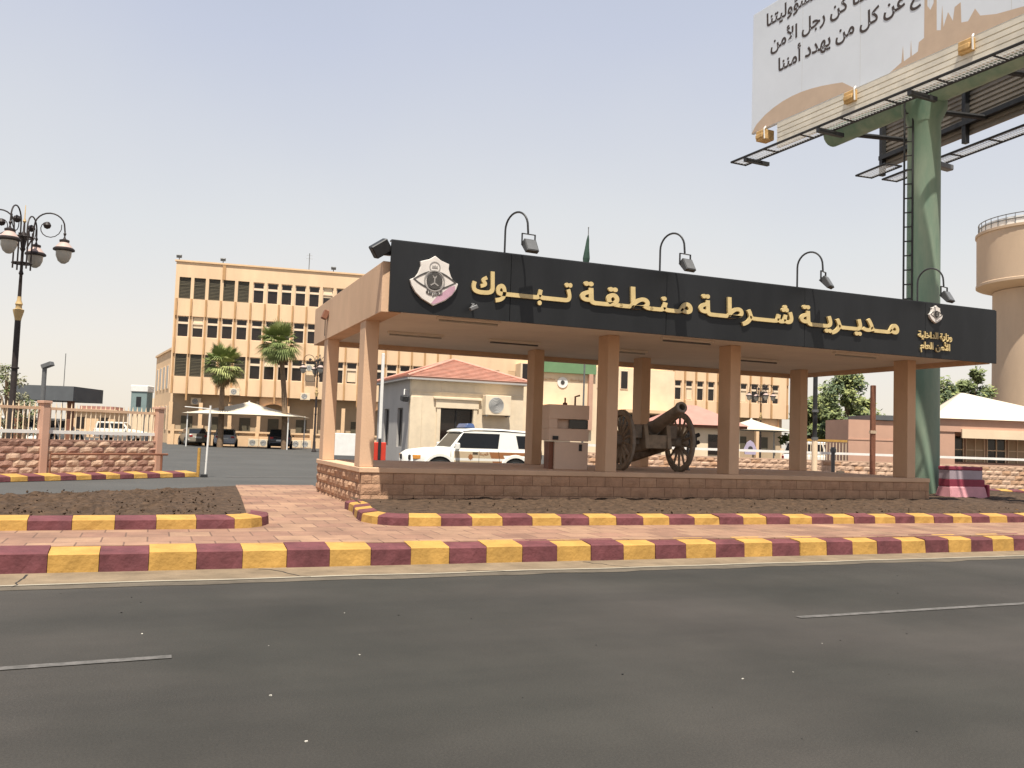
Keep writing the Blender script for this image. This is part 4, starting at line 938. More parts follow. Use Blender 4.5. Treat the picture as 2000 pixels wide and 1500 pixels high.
mb = MB(); mb.prism([cir(.52)], fn, .05); f = mb.build('wall_emblem', white_p, HQ); mb = MB(); mb.prism([cir(.2)], lambda x, y, d: fn(x, y, .06 + d), .02); mb.build('emblem_eye', edark, f)
mb = MB(); letter_mb(mb, fit(glyphs('مديرية شرطة', .02), 36.1, 37.6, None, 7.15), lambda x, y, d: V((x, -2.01 - d, y)), .03); letter_mb(mb, fit(glyphs('منطقة تبوك', .02), 33.4, 34.6, None, 7.15), lambda x, y, d: V((x, -2.01 - d, y)), .03)
mb.build('wall_lettering', bld2, HQ)
mb = MB(); mb.box(38.9, 40.9, -2.12, -2.001, 5.0, 6.5); f = mb.build('entrance_panel', white_p, HQ); mb = MB(); mb.prism([cir(.30, 20, 39.7, 5.85), cir(.2, 20, 39.7, 5.85)], lambda x, y, d: V((x, -2.125 - d, y)), .02); mb.build('panel_emblem', edark, f)
mb = MB(); mb.box(33.4, 36.0, -4.6, -2.001, 4.6, 4.75); mb.box(41, 46.5, -4.2, -2.001, 4.3, 4.6); mb.build('door_canopy', bld2, HQ)
mb = MB(); mb.box(41.2, 46.3, -2.03, -2.001, .2, 4.2); mb.build('dark_opening', pane_m, HQ)
# annex at the left end
AX = thing('annex_building', 'lower greyish tan annex at the left end of the long office building', 'building', (FC.x + .1, FC.y + 1.5, .15), R_(118))
mb = MB(); mb.box(0, 14, 0, .3, 0, 8.5); mb.box(0, 14, -8, -.002, 0, 8.5); mb.build('wall', bld2, AX)
for i in range(5):
    for z in (1.2, 5.0):
        mb = MB(); mb.box(1 + i * 2.6, 2.2 + i * 2.6, .30, .36, z, z + 2.2); f = mb.build('window', frame_m, AX); mb = MB(); mb.box(1.08 + i * 2.6, 2.12 + i * 2.6, .361, .37, z + .08, z + 2.12); mb.build('pane', pane_m, f)
mb = MB(); mb.box(-.1, 14.1, .0, .42, 8.5, 8.7); mb.build('parapet', bld2, AX)
qh = M.Translation((FC.x, FC.y, .15)) @ M.Rotation(FR, 4, 'Z')
for s, z, lab in ((5.5, 4.55, 'white air conditioner on the office facade above the tent peak'), (11.6, 4.4, 'white air conditioner on the office facade right of the far lamp'), (11.9, 7.0, 'white air conditioner jutting from a third floor window near the canopy'), (2.2, 3.6, 'air conditioner under the arcade at the left end of the office building'), (7.8, 3.5, 'air conditioner in the arcade shade above the tent right half')):
    aircon(qh @ V((s, -.18 if z > 4 else 1.0, z - .1)), FR, lab, .95)
for s in (2.0, 3.4, 8.2, 9.0, 10.4): pass
for i, s in enumerate((7.4, 8.3, 11.0, 11.8, -1.2)):
    lab = ['left one of two air conditioners standing by the black car', 'right one of two air conditioners standing by the black car', 'left one of two air conditioners standing by the far lamp post', 'right one of two air conditioners standing by the far lamp post', 'air conditioner standing at the left foot of the office building'][i]
    aircon(qh @ V((s, -3.0, .05)), FR, lab, .95)
for s, lab in ((.2, 'tiny floodlight on the left roof corner of the office building'), (3.9, 'dark floodlight above the downpipe on the office roof edge'), (13.6, 'dark floodlight on the office roof edge beside the aerial')):
    t = thing('roof_floodlight', lab, 'floodlight', qh @ V((s, .1, zp + .14)), FR, 'floodlights on the office roof edge')
    mb = MB(); mb.tube([(0, 0, 0), (0, 0, .25)], .04, 6); mb.build('stem', steel_g, t); mb = MB(); mb.box(-.22, .22, -.2, .12, .2, .48, T=M.Rotation(R_(15), 4, 'X')); mb.build('lamp_head', steel_g, t, bevel=.03)
t = thing('roof_aerial', 'thin aerial mast on the office roof edge', 'aerial', qh @ V((11.4, .15, zp)), FR)
mb = MB(); mb.tube([(0, 0, -.9), (0, 0, 1.7)], .035, 6); mb.tube([(-.3, 0, 1.2), (.3, 0, 1.2)], .015, 5); mb.tube([(-.25, 0, 1.5), (.25, 0, 1.5)], .015, 5); mb.build('mast', steel_g, t)
t = thing('downpipe', 'brown downpipe on the parapet of the office building under a floodlight', 'pipe', qh @ V((4.05, -.06, r1t)), FR)
mb = MB(); mb.box(-.13, .13, -.05, .05, 0, 1.3); mb.build('pipe', fin_m, t)
t = thing('flagpole', 'flagpole with a furled dark green flag rising behind the black sign', 'flag', (D(1145, 600, 75).x, 75, .1), 0)
mb = MB(); mb.tube([(0, 0, 0), (0, 0, 19.6)], [.09, .035], 8); mb.lathe([(0, 19.58), (.07, 19.65), (0, 19.75)], None, 8); mb.build('pole', steel_g, t)
mb = MB(); pr = [(.04, 19.0), (.10, 18.6), (.16, 17.9), (.28, 17.0), (.22, 16.4), (.30, 15.9), (.2, 15.2)]
for k in range(len(pr) - 1):
    n = 14; 
    ring = lambda r, z: [(-.14 * (19 - z) / 2.4 + r * cos(2 * pi * j / n) * (1 + .25 * sin(3 * j + z)), r * .8 * sin(2 * pi * j / n) * (1 + .25 * cos(4 * j)), z) for j in range(n)]
    mb.add(ring(*pr[k]) + ring(*pr[k + 1]), [(j, (j + 1) % n, n + (j + 1) % n, n + j) for j in range(n)], 0, True)
mb.build('flag', flagm, t, fix=False)

# ------------------------------------------------------------------ shade tents and lesser buildings
def tent(label, cx, Y, wd, dp, ze, zp_, mtl=tentm, rz=0., posts=True, cat='shade tent', name='shade_tent', z0=.13, fl=.25):
    t = thing(name, label, cat, (cx, Y, z0), rz); mb = MB(); n = 12
    co = [V((-wd / 2, -dp / 2, ze)), V((wd / 2, -dp / 2, ze)), V((wd / 2, dp / 2, ze)), V((-wd / 2, dp / 2, ze))]; ap = V((0, 0, zp_))
    for i in range(4):
        a, b = co[i], co[(i + 1) % 4]; grid = []
        for r in range(n + 1):
            f = r / n; row = []
            for c in range(n + 1):
                e = a.lerp(b, c / n); e.z += fl * .5 * sin(pi * c / n)
                p = e.lerp(ap, f); p.z -= fl * sin(pi * f) * 1.1 * (1 - .2 * sin(pi * c / n)); row.append(p)
            grid += row
        k = n + 1; mb.add(grid, [(r * k + c, r * k + c + 1, r * k + k + c + 1, r * k + k + c) for r in range(n) for c in range(n)], 0, True)
    o = mb.build('canopy', mtl, t, fix=False); md = o.modifiers.new('thickness', 'SOLIDIFY'); md.thickness = .03
    if posts:
        for x, y in ((-.92, -.92), (.92, -.92), (.92, .92), (-.92, .92)):
            mb = MB(); mb.tube([(x * wd / 2, y * dp / 2, 0), (x * wd / 2, y * dp / 2, ze + .1)], .05, 8); mb.build('post', white_p, t)
        mb = MB(); mb.tube([(0, 0, zp_ - .05), (0, 0, zp_ + .07)], .07, 8); mb.build('finial', white_p, t)
    return t
tent('cream peaked shade tent over the silver and black cars', -21.15, 72, 8.5, 6, 2.62, 3.72, fl=.07)
tent('cream peaked shade tent between the two right hand canopy columns', 15.9, 59, 4.6, 4.4, 2.55, 3.3, fl=.06)
t = thing('rose_pavilion', 'small pavilion with a dusty rose hip roof behind the cannon wheel', 'pavilion', (10.2, 51, .1), .1)
mb = MB(); mb.hexa([V(p) for p in ((-2.6, -2.6, 2.6), (2.6, -2.6, 2.6), (2.6, 2.6, 2.6), (-2.6, 2.6, 2.6), (-.3, -.3, 3.75), (.3, -.3, 3.75), (.3, .3, 3.75), (-.3, .3, 3.75))]); mb.build('roof', rosero, t)
mb = MB(); mb.box(-2.5, 2.5, -2.5, 2.5, 2.45, 2.6); mb.build('eaves', brownst, t)
mb = MB(); mb.box(-2.2, 2.2, -2.2, 2.2, 0, 2.45); mb.build('wall', cream, t)
mb = MB(); mb.box(-1.6, -.4, -2.24, -2.2, 1.0, 2.1); mb.box(.4, 1.6, -2.24, -2.2, 1.0, 2.1); mb.build('window', pane_m, t)
t = thing('white_wall', 'plain whitewashed wall panel between the two left canopy columns', 'wall', (-9.2, 50, .08), .1)
mb = MB(); mb.box(-.9, 1.2, 0, .25, .25, 1.5); mb.build('panel', white_p, t, bevel=.02); mb = MB(); mb.box(-.92, 1.22, -.02, .27, 0, .25); mb.build('base', steel_g, t)
# left background
t = thing('gate_canopy', 'dark grey flat roofed gate canopy beyond the fence at far left', 'canopy', (-31.6, 61, .1), .05)
mb = MB(); mb.box(-3, 1.6, 0, 5, 3.05, 4.05); mb.build('roof', greyr, t); 
for x in (-2.5, 1.0):
    mb = MB(); mb.box(x, x + .35, .5, .9, 0, 3.05); mb.build('column', brownst, t)
t = thing('gatehouse', 'low tan gatehouse with white roof edge behind the left picket fence', 'building', (D(183, 800, 100).x, 100, .1), .1)
mb = MB(); mb.box(-2.6, 2.4, 0, 4, 0, 2.9); mb.build('wall', bld2, t); mb = MB(); mb.box(-2.8, 2.6, -.3, 4.2, 2.9, 3.2); mb.build('roof_edge', cream, t)
mb = MB(); mb.box(-1.4, 2.2, -.25, 3, 3.2, 3.55); mb.build('roof_tile_strip', rosero, t)
for x in (-1.9, .6): mb = MB(); mb.box(x, x + 1.0, -.03, -.001, 1.0, 2.3); mb.build('window', pane_m, t)
t = thing('far_house', 'pale far house with a domed roof line beyond the left fence', 'building', (-36.5, 95, 0), 0)
mb = MB(); mb.box(-4, 3.5, 0, 8, 0, 4.6); mb.box(-1.5, 1.5, 1, 4, 4.6, 5.4); mb.build('wall', cream, t); mb = MB(); mb.box(.2, 1.2, -.02, 0, 2.6, 3.8); mb.build('window', pane_m, t)
t = thing('water_tank', 'square teal water tank with a white lid beside the office annex', 'tank', (D(277, 780, 74).x, 74, .1), 0)
mb = MB(); mb.box(-.65, .65, -.6, .6, 2.6, 4.3); mb.build('tank', teal, t, bevel=.03); mb = MB(); mb.box(-.72, .72, -.67, .67, 4.3, 4.85); mb.build('lid', white_p, t, bevel=.05)
mb = MB()
for x in (-.5, .5):
    for y in (-.5, .5): mb.tube([(x, y, 0), (x, y, 2.6)], .05, 6)
mb.build('stand', steel_g, t); mb = MB(); mb.box(-.2, .2, -.63, -.6, 3.1, 3.9); mb.build('hatch', steel_d, t)
p = D(82, 800, 36); t = thing('floodlight_pole', 'grey pole with an angled floodlight behind the thin fence pillar', 'floodlight', (p.x, p.y, .1), 0)
mb = MB(); mb.tube([(0, 0, 0), (0, 0, 3.75)], .09, 10); mb.build('pole', steel_g, t); mb = MB(); mb.box(-.08, .34, -.15, .15, -.06, .12, T=M.Translation((0, 0, 3.75)) @ M.Rotation(R_(-22), 4, 'Y')); mb.build('lamp_head', steel_g, t, bevel=.02)
p = D(128, 700, 70); t = thing('thin_mast', 'very thin mast standing beyond the left fence', 'mast', (p.x, p.y, .1), 0); mb = MB(); mb.tube([(0, 0, 0), (0, 0, 7.0)], .03, 6); mb.build('mast', steel_g, t)

# ------------------------------------------------------------------ right background
fr0 = D(1120, 950, 37).xy; fr1 = V((34, 40.5))
fence('street_fence', 'long pale stone wall with white rail behind the canopy at right', fr0, fr1, 1.0, 1.32, 1.9, [], .12, pk=False, colr=(fstone2, stone2))
t = thing('picket_panel', 'short cream picket railing above the wall beside the rose booth', 'fence', (D(1570, 880, 39.5).x, 40.3, .1), .08)
mb = MB(); mb.box(0, 2.3, 0, .06, 1.85, 1.95); mb.build('upper_rail', yellow, t); mb = MB()
for i in range(16): mb.tube([(i * .15, .03, 0), (i * .15, .03, 1.9)], .018, 5)
mb.build('picket', cream, t)
wkerb('far_kerb', (12, 33.6), (34, 36.6), .4, .15, .1, 44)
g = MB(); g.sheet([(4, 31, .09), (60, 33.8, .09), (60, 37.5, .09), (4, 36.6, .09)]); struct(g.build('verge', tilem, fix=False))
for px, Y, wd, zt, mt, nm, lab in ((1592, 34, .085, 5.6, steel_d, 'dark_pole', 'dark steel pole with pale lower half between right canopy columns'), (1705, 36, .09, 4.15, brownst, 'brown_post', 'square brown post standing in front of the rose booth')):
    p = D(px, 800, Y); t = thing(nm, lab, 'post', (p.x, p.y, .1), 0); mb = MB()
    if nm == 'dark_pole': mb.tube([(0, 0, 1.9), (0, 0, zt)], wd, 10); mb.build('pole', mt, t); mb = MB(); mb.tube([(0, 0, 0), (0, 0, 1.9)], .11, 10); mb.build('sleeve', cream, t); mb = MB(); mb.lathe([(.13, 2.9), (.13, 3.0)], None, 10); mb.lathe([(.13, 1.85), (.13, 1.95)], None, 10); mb.build('clamp', steel_g, t)
    else: mb.box(-wd, wd, -wd, wd, 0, zt); mb.build('pole', mt, t, bevel=.02); mb = MB(); mb.box(-wd - .02, wd + .02, -wd - .02, wd + .02, 2.2, 2.32); mb.build('band', cream, t)
p = D(1627, 900, 29); t = thing('bollard', 'short grey brown post with a lamp head behind the plinth at right', 'bollard', (p.x, p.y, .3), 0); mb = MB(); mb.tube([(0, 0, 0), (0, 0, 1.25)], .06, 10); mb.build('stem', steel_g, t); mb = MB(); mb.lathe([(.09, 1.2), (.10, 1.3), (.07, 1.38)], None, 12); mb.build('head', steel_g, t); mb = MB(); mb.box(.14, .34, -.1, .1, 0, .62); mb.build('meter_box', cream, t)
t = thing('rose_booth', 'plain rose plastered booth with dark flat roof edge behind the right fence', 'booth', (D(1657, 850, 42).x, 42, .1), .08)
mb = MB(); mb.box(0, 2.9, 0, 2.5, 0, 2.95); mb.build('wall', pinkw, t); mb = MB(); mb.box(1.2, 3.1, -.1, 2.6, 2.97, 3.2); mb.build('roof_edge', greyr, t); mb = MB(); mb.box(-.02, 2.92, -.02, 0, 2.0, 2.06); mb.build('moulding', pinkw, t)
for px, py, lab in ((1465, 868, 'lilac and white roadside emblem board behind the right wall'),):
    p = D(px, py, 41); t = thing('emblem_board', lab, 'sign', (p.x, p.y, 0), .1); mb = MB()
    mb.prism([[(-.25, 1.25), (.25, 1.25), (.3, 1.5), (.15, 1.8), (0, 1.9), (-.15, 1.8), (-.3, 1.5)]], lambda x, y, d: V((x, -d, y)), .05); f = mb.build('board', mat('board_lilac', (.42, .36, .47), .6, .1, 2.), t); mb = MB(); mb.prism([cir(.11, 16, 0, 1.52)], lambda x, y, d: V((x, -.055 - d, y)), .01); mb.build('eye', edark, f); mb = MB(); mb.tube([(0, .03, 0), (0, .03, 1.1)], .04, 6); mb.build('stand', steel_g, t)
# hall with tent-like roof at the right edge
HB = thing('roadside_hall', 'rose and cream hall with a pale pyramid roof at the right edge', 'building', (D(1830, 850, 45).x, 45, .1), .09)
mb = MB(); mb.hexa([V(p) for p in ((-.6, -.6, 3.25), (8.6, -.6, 3.25), (9.6, 8, 3.25), (3.2, 8, 3.25), (3.5, 3.6, 4.85), (3.7, 3.6, 4.85), (3.7, 3.8, 4.85), (3.5, 3.8, 4.85))]); mb.build('roof', tentm, HB)
mb = MB(); mb.box(-.45, 8.4, -.45, 1.5, 2.6, 3.249); mb.build('eaves_band', pinkw, HB); mb = MB(); mb.box(1.0, 8.4, -.55, -.451, 2.3, 2.75); mb.build('beam', cream, HB)
mb = MB(); mb.box(-.45, .7, -.4, 0, 0, 2.6); mb.box(.7, 8.4, .9, 1.1, 0, 2.6); mb.box(.7, 8.4, -.4, -.2, 0, 1.0); mb.build('wall', pinkw, HB)
for i in range(5):
    mb = MB(); x = .9 + i * 1.15
    for a in (x, x + .5, x + 1.0): mb.box(a, a + .05, .82, .88, 1.1, 2.4)
    mb.box(x + .05, x + 1.0, .83, .87, 1.7, 1.75); f = mb.build('window', cream, HB); mb = MB(); mb.box(x + .05, x + 1.0, .88, .89, 1.1, 2.4); mb.build('pane', pane_m if i % 2 == 0 else shade_in, f)
# concrete barrier box
pb0, pb1 = G(1842, 972, .42), G(1924, 972, .42); t = thing('concrete_barrier', 'maroon and pink painted concrete barrier block beside the green pole', 'barrier', (pb0.x + .28, pb0.y + .1, .36), ROT)
wd = 1.38
mb = MB(); mb.hexa([V(p) for p in ((0, 0, 0), (wd, 0, 0), (wd, .6, 0), (0, .6, 0), (.04, .08, .36), (wd - .04, .08, .36), (wd - .04, .5, .36), (.04, .5, .36))]); mb.build('foot', barr2, t, bevel=.03)
mb = MB(); mb.box(.04, wd - .04, .10, .48, .36, .55); mb.build('maroon_band', barr1, t, bevel=.01); mb = MB(); mb.box(.045, wd - .12, .105, .475, .55, .80); mb.build('pale_band', mat('barrier_pale', (.40, .32, .345), .7, .1, 3.), t, bevel=.01); mb = MB(); mb.box(.03, wd - .12, .09, .49, .80, .90); mb.build('top_band', barr1, t, bevel=.02)
mb = MB(); mb.box(wd + .002, wd + .10, .05, .5, 0, .42); mb.build('end_block', barr1, t, bevel=.02)
# water tower
WT = thing('water_tower', 'huge concrete water tower with a drum tank at the right edge', 'water tower', (D(2036, 600, 90).x, 90, 0), 0)
mb = MB(); mb.lathe([(4.7, 0), (4.55, 10), (4.5, 18.3)], None, 48); mb.build('shaft', towerm, WT)
mb = MB(); mb.lathe([(4.5, 18.35), (5.85, 18.75), (6.05, 18.85), (6.05, 19.1), (5.98, 19.15), (5.98, 24.1), (6.1, 24.15), (6.1, 24.4), (5.8, 24.45), (0, 24.9)], None, 56); mb.build('tank', towerm, WT)
mb = MB(); n = 40
mb.lathe([(5.78, 24.4), (5.78, 25.2), (5.72, 25.2), (5.72, 24.4)], None, 48, 1, cap=False)
for z in (25.0, 25.5): mb.tube([(5.8 * cos(2 * pi * i / n), 5.8 * sin(2 * pi * i / n), z) for i in range(n + 1)], .05, 6, cap=False)
for i in range(n): mb.tube([(5.8 * cos(2 * pi * i / n), 5.8 * sin(2 * pi * i / n), 24.4), (5.8 * cos(2 * pi * i / n), 5.8 * sin(2 * pi * i / n), 25.5)], .035, 5)
mb.build('guard_rail', [steel_g, white_p], WT)
mb = MB(); mb.lathe([(2.6, 24.4), (2.6, 25.9), (2.75, 26.0), (0, 26.2)], None, 32); mb.build('roof_house', towerm, WT)
for an, z in ((-118, 12.4), (-95, 9.2)):
    T = M.Rotation(R_(an), 4, 'Z') @ M.Translation((4.5, 0, z)); mb = MB(); mb.box(-.1, .09, -.4, .4, 0, 1.0, T=T); mb.build('window', pane_m, WT)
T = M.Rotation(R_(-112), 4, 'Z') @ M.Translation((2.62, 0, 24.9)); mb = MB(); mb.box(-.05, .06, -.3, .3, 0, .7, T=T); mb.build('hatch', pane_m, WT)

# ------------------------------------------------------------------ billboard
bp = D(1803, 600, 25.6); BB = thing('billboard', 'giant two sided billboard on a thick green pole with Arabic slogan', 'billboard', (0, 0, 0), 0)
px_, py_ = bp.x, 25.6
mb = MB(); mb.lathe([(.46, .3), (.45, 6), (.45, 11.2), (.62, 11.6), (.62, 12.0)], M.Translation((px_, py_, 0)), 36); mb.lathe([(.62, .3), (.62, .38), (.46, .4)], M.Translation((px_, py_, 0)), 36); mb.build('pole', green_p, BB)
A2 = V((7.91, 30.0)); dB = (V((12.09, 21.0)) - A2).normalized(); nB = V((dB.y, -dB.x))          # outward, towards street left
if nB.x > 0: nB = -nB
LBB = 14.5; zb_, zt_ = 12.29, 16.5
def bpt(s, z, d=0.): q_ = A2 + dB * s + nB * d; return V((q_.x, q_.y, z))
def bbox(mb, s0, s1, d0, d1, z0, z1, m=0): mb.hexa([bpt(s0, z0, d0), bpt(s1, z0, d0), bpt(s1, z0, d1), bpt(s0, z0, d1), bpt(s0, z1, d0), bpt(s1, z1, d0), bpt(s1, z1, d1), bpt(s0, z1, d1)], m)
mb = MB(); bbox(mb, 0, LBB, -.12, 0, zb_, zt_); PN = mb.build('poster_panel', billw, BB, bevel=.01)
pf = lambda s, z, d: bpt(s, z, .002 + d)
mb = MB()
for k in range(1, 6): bbox(mb, k * 2.4, k * 2.4 + .012, .0005, .0025, zb_ + .01, zt_ - .01)
mb.build('sheet_seam', grate, PN)
mb = MB()
for tx, x0, fac, zl in (('مسؤوليتنا', .69, .62, 15.79), ('كلنا كن رجل الأمن', .91, .62, 14.86), ('بلغ عن كل من يهدد أمننا', 1.30, .62, 14.02)):
    gl = glyphs(tx, .022); xs = [p[0] for g_ in gl for p in g_[0]]; wdt = (max(xs) - min(xs)) * fac
    mb = MB(); letter_mb(mb, fit(gl, x0, x0 + wdt, fac, zl), pf, .004); mb.build('poster_text_line', billk, PN)
mb = MB()
sw = [(0.02, zb_ + .02), (.25, 12.55)] + [(.25 + 4.3 * k / 10, 12.55 + .42 * sin(pi * (k / 10) ** .8) + .0) for k in range(1, 10)] + [(4.6, zb_ + .02)]
mb.prism([sw[::-1]], pf, .003)
sk = [(5.9, zb_ + .01), (6.3, 12.45), (6.35, 12.9), (6.38, 12.45), (6.6, 12.5), (6.62, 12.95), (6.65, 12.5), (6.85, 12.55), (6.88, 12.8), (7.05, 12.85), (7.06, 14.2), (7.12, 14.45), (7.38, 14.45), (7.44, 14.2), (7.45, 12.9), (7.58, 12.85), (7.62, 13.5), (7.66, 12.9), (7.8, 13.25), (7.95, 12.95), (8.0, 13.3), (8.18, 13.35), (8.20, 12.8), (8.4, 12.75), (8.6, 13.0), (8.75, 12.75), (9.2, 12.6), (10.4, 12.4), (11.5, zb_ + .01)]
ho = [(7.15, 13.7), (7.25, 13.55), (7.35, 13.7), (7.37, 14.35), (7.13, 14.35)]
mb.prism([sk[::-1], ho], pf, .003); mb.build('poster_skyline', billt, PN)
def slats(mb, f, s0, s1, z0, z1, n, m=0):     # corrugated sheet: half-round ribs
    h = (z1 - z0) / n
    for i in range(n):
        z = z0 + i * h; f(mb, s0, s1, -.10, .015, z, z + h * .8, m); f(mb, s0, s1, -.10, -.01, z + h * .8, z + h, m)
mb = MB(); slats(mb, bbox, 1.3, LBB, 11.45, zb_ - .004, 5); mb.build('lower_skirt', corr, BB)
rustw = mat('rust_wood', (.46, .29, .12), .8, .3, 4.)
for s in (.40, 4.3, 8.2, 12.1):
    mb = MB(); bbox(mb, s, s + .42, -.3, .14, zb_ - .40, zb_ - .06); bbox(mb, s + .04, s + .38, .05, .20, zb_ - .34, zb_ - .2); mb.build('sheet_bracket', rustw, BB, bevel=.02)
    mb = MB(); mb.tube([bpt(s + .4, zb_ + .02, .06), bpt(s + .48, zb_ - .1, .2), bpt(s + .46, zb_ - .42, .16)], .025, 6); mb.build('bracket_strap', white_p, BB)
# catwalk frames hanging under the skirt
def catwalk(mbf, mbg, pt, s0, s1, d0, d1, z):
    for (a, b) in (((s0, d0), (s1, d0)), ((s0, d1), (s1, d1))): mbf.tube([pt(*a[:1], z, a[1]), pt(b[0], z, b[1])], .04, 6)
    k = s0
    while k <= s1 + .01: mbf.tube([pt(k, z, d0), pt(k, z, d1)], .03, 6); k += (s1 - s0) / max(1, round((s1 - s0) / 1.6))
    k = s0 + .1
    while k < s1: mbg.tube([pt(k, z, d0), pt(k, z, d1)], .008, 4); k += .11
    for e in range(1, 5): mbg.tube([pt(s0, z, d0 + (d1 - d0) * e / 5), pt(s1, z, d0 + (d1 - d0) * e / 5)], .008, 4)
f_, g_ = MB(), MB(); catwalk(f_, g_, bpt, -.1, LBB, .15, .75, 11.22); cw = f_.build('catwalk', steel_d, BB); g_.build('grating', grate, cw)
for s in (.6, 3.9, 7.2, 10.5): mb = MB(); bbox(mb, s, s + .12, -.2, .8, 11.04, 11.16); mb.build('catwalk_arm', steel_d, BB)
# rear panel of the V
A3 = V((13.69, 33.0)); d3 = (V((15.55, 27.0)) - A3).normalized(); n3 = V((-d3.y, d3.x)); n3 = n3 if n3.x > 0 else -n3
def rpt(s, z, d=0.): q_ = A3 + d3 * s + n3 * d; return V((q_.x, q_.y, z))
def rbox(mb, s0, s1, d0, d1, z0, z1, m=0): mb.hexa([rpt(s0, z0, d0), rpt(s1, z0, d0), rpt(s1, z0, d1), rpt(s0, z0, d1), rpt(s0, z1, d0), rpt(s1, z1, d0), rpt(s1, z1, d1), rpt(s0, z1, d1)], m)
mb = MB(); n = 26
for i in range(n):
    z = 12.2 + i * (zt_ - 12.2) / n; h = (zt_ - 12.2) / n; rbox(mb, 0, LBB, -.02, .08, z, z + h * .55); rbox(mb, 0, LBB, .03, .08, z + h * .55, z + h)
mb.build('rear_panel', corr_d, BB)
mb = MB()
for s in (.02, 4, 8, 12): rbox(mb, s, s + .16, -.2, -.025, 11.9, zt_)
rbox(mb, 0, LBB, -.22, -.03, 12.5, 12.66); rbox(mb, 0, LBB, -.22, -.03, 15.4, 15.56)
mb.build('rear_frame', steel_d, BB)
f_, g_ = MB(), MB(); catwalk(f_, g_, rpt, -.4, LBB, .3, .95, 11.95); catwalk(f_, g_, rpt, -.4, 1.2, -.9, -.2, 11.95); cw = f_.build('catwalk', steel_d, BB); g_.build('grating', grate, cw)
mid = (V((px_, py_)) ); dm = (dB + d3).normalized()
mb = MB(); e0 = mid - dm * 3.9; e1 = mid + dm * 6; mb.tube([(e0.x, e0.y, 12.05), (e1.x, e1.y, 12.05)], .36, 20); mb.build('torsion_tube', green_p, BB)
mb = MB()
for k in (-4.2, -1.6, 1.6, 4.2):
    c_ = mid + dm * k; s_f = (c_ - A2).dot(dB); s_r = (c_ - A3).dot(d3)
    mb.tube([bpt(s_f, 12.5, -.13), (c_.x, c_.y, 12.3), rpt(s_r, 12.5, -.1)], .09, 8); mb.tube([bpt(s_f, 15.4, -.13), rpt(s_r, 15.4, -.1)], .08, 8); mb.tube([bpt(s_f, 12.4, -.2), bpt(s_f, 16.3, -.2)], .08, 8)
mb.build('cross_frame', steel_d, BB)
mb = MB(); lx, ly = px_ - .62, py_ - .10; ld = V((.20, -.10))
for k in (0, 1): mb.tube([(lx + ld.x * k, ly + ld.y * k, 1.6), (lx + ld.x * k, ly + ld.y * k, 11.9)], .028, 6)
z = 1.8
while z < 11.8: mb.tube([(lx, ly, z), (lx + ld.x, ly + ld.y, z)], .02, 6); z += .42
for z in (3, 6, 9, 11.5): mb.tube([(lx + ld.x, ly + ld.y, z), (px_ - .38, py_ - .15, z)], .02, 6)
mb.build('ladder', steel_d, BB)
for s in (1.6,):
    mb = MB(); c_ = rpt(s + 1.0, 11.6, .4); mb.box(-.35, .35, -.14, .14, -.1, .1, T=M.Translation(c_) @ M.Rotation(.5, 4, 'Z')); mb.build('floodlight', steel_g, BB, bevel=.03)

# ------------------------------------------------------------------ trees
def tree(label, loc, h, cr, n_cl=26, seed=1, mats_=(leafA, leafB, leafC), trunk_h=.35, sz=.22, name='street_tree', grp=None, per=150):
    rg = random.Random(seed); t = thing(name, label, 'tree', loc, 0, grp)
    mb = MB(); th = h * trunk_h; mb.tube([(0, 0, 0), (.05, .02, th), (.1, -.05, h * .72)], [.16, .11, .04], 8)
    cl = []
    for i in range(n_cl):
        u_ = rg.random(); zz = th * .75 + (h - th * .75) * u_; rr_ = cr * (sin(pi * min(1, .18 + .80 * u_)) ** .7) * rg.uniform(.35, 1.0); a = rg.uniform(0, 2 * pi)
        c_ = V((rr_ * cos(a), rr_ * sin(a), zz)); cl.append((c_, rg.uniform(.30, .62) * cr * .62))
        if i % 3 == 0: mb.tube([(.05, 0, th * rg.uniform(.7, 1.3)), tuple(c_ * .6 + V((0, 0, zz * .35))), tuple(c_)], [.06, .04, .015], 5)
    mb.build('trunk', barkm, t)
    vs = []; fs = []; ms = []
    mb = MB()
    for c_, r in cl:
        tone = rg.random()
        for _ in range(per):
            d = V((rg.gauss(0, 1), rg.gauss(0, 1), rg.gauss(0, .8))); d = d.normalized() * r * rg.uniform(.35, 1.12); p = c_ + d
            x = V((rg.uniform(-1, 1), rg.uniform(-1, 1), rg.uniform(-1, .6))).normalized(); y = x.orthogonal().normalized(); k = sz * rg.uniform(.6, 1.3)
            mb.add([p - x * k * .5, p + y * k * .22, p + x * k * .5, p - y * k * .22], [(0, 1, 2, 3)], 1 if rg.random() < (.45 if tone > .6 else .12) else (2 if tone < .35 else 0))
    mb.build('crown', list(mats_), t, fix=False)
    return t
gtr = 'trees behind the right fence'
for i, (px, Y, h, cr, lab) in enumerate(((1585, 58, 4.4, 1.7, 'leftmost bushy tree behind the dark pole at right'), (1612, 62, 5.2, 1.8, 'bushy tree between the dark pole and the tall pointed tree'), (1650, 56, 6.2, 1.75, 'tall pointed dark tree left of the brown post'), (1683, 60, 4.9, 1.6, 'lighter round tree just left of the brown post'),
        (1846, 64, 6.6, 1.7, 'tree showing just right of the green billboard pole'), (1875, 70, 7.2, 1.7, 'pale yellow green tree above the pyramid roof'), (1905, 66, 7.6, 1.5, 'tall slim tree above the pyramid roof near the water tower'), (1932, 68, 5.4, 1.5, 'low tree at the foot of the water tower'))):
    p = D(px, 850, Y); tree(lab, (p.x, p.y, .1), h, cr, 34, 20 + i, trunk_h=.28, grp=gtr, mats_=(leafA, leafB, leafC) if i not in (3, 5) else (leafB, leafB, leafA), sz=.34)
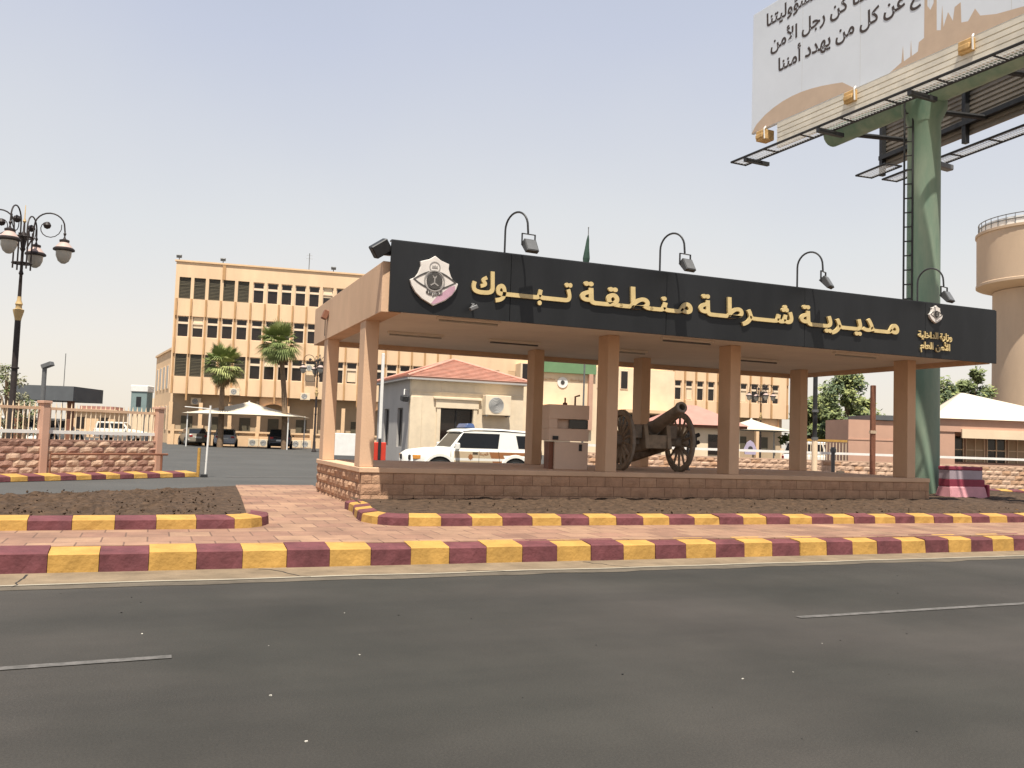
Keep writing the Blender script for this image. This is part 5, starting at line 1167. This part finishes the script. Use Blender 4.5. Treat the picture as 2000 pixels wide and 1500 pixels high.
p = D(8, 850, 45); tree('small dusty tree behind the street lamp at the left edge', (p.x, p.y, .1), 4.2, 1.3, 22, 77, sz=.16, per=55, mats_=(leafE, leafE, leafA))
p = D(45, 850, 50); tree('low dusty shrub tree right of the street lamp pole', (p.x, p.y, .1), 3.0, .9, 14, 78, sz=.16, per=60, mats_=(leafE, leafE, leafA))
def palm(label, loc, h, lean, seed, r=1.55):
    rg = random.Random(seed); t = thing('fan_palm', label, 'palm tree', loc, 0, 'fan palms before the office building')
    mb = MB(); pts = []; rs = []
    for i in range(15):
        f = i / 14; pts.append((lean * f * f, 0, h * f)); rs.append(.24 * (1 - .38 * f) + (.02 if i % 2 else 0))
    mb.tube(pts, rs, 12); mb.build('trunk', barkm, t)
    top = V((lean, 0, h)); mb = MB()
    def frond(az, el_, ln, m, droop):
        d = V((cos(az) * cos(el_), sin(az) * cos(el_), sin(el_))); base = top + V((0, 0, rg.uniform(-.25, .15)))
        c_ = base + d * ln * .55; mb.tube([base, c_], [.03, .018], 4, m)
        sd_ = d.cross(V((0, 0, 1))); sd_ = sd_.normalized() if sd_.length > .1 else V((1, 0, 0)); upv = sd_.cross(d).normalized()
        for k in range(-6, 7):
            a = k * .21; q_ = (d * cos(a) + sd_ * sin(a)).normalized(); l_ = ln * .62 * (1 - .035 * abs(k)); wv = (sd_ * cos(a) - d * sin(a)) * .052
            p1 = c_ + q_ * l_ * .55 + upv * .03; p2 = c_ + q_ * l_ - V((0, 0, droop * l_ * rg.uniform(.4, .9)))
            mb.add([c_, p1 + wv, p2, p1 - wv], [(0, 1, 2, 3)], m)
    for i in range(70):
        el_ = rg.uniform(-.95, 1.45); frond(rg.uniform(0, 2 * pi), el_, r * rg.uniform(.8, 1.05), 1 if rg.random() < .35 else 0, .08 if el_ > .5 else .45)
    mb.build('crown', [palmA, palmB], t, fix=False)
    mb = MB()
    for i in range(26): frond(rg.uniform(0, 2 * pi), rg.uniform(-1.4, -.85), r * rg.uniform(.55, .8), 0, .7)
    mb.build('dry_skirt', palmD, t, fix=False)
p = D(430, 860, 70); palm('shorter fan palm left of the tent peak before the office facade', (p.x, p.y, .13), 6.4, -.1, 3, 1.75)
p = D(556, 850, 70); palm('taller leaning fan palm right of the tent peak before the office facade', (p.x, p.y, .13), 8.3, -.75, 5, 1.9)
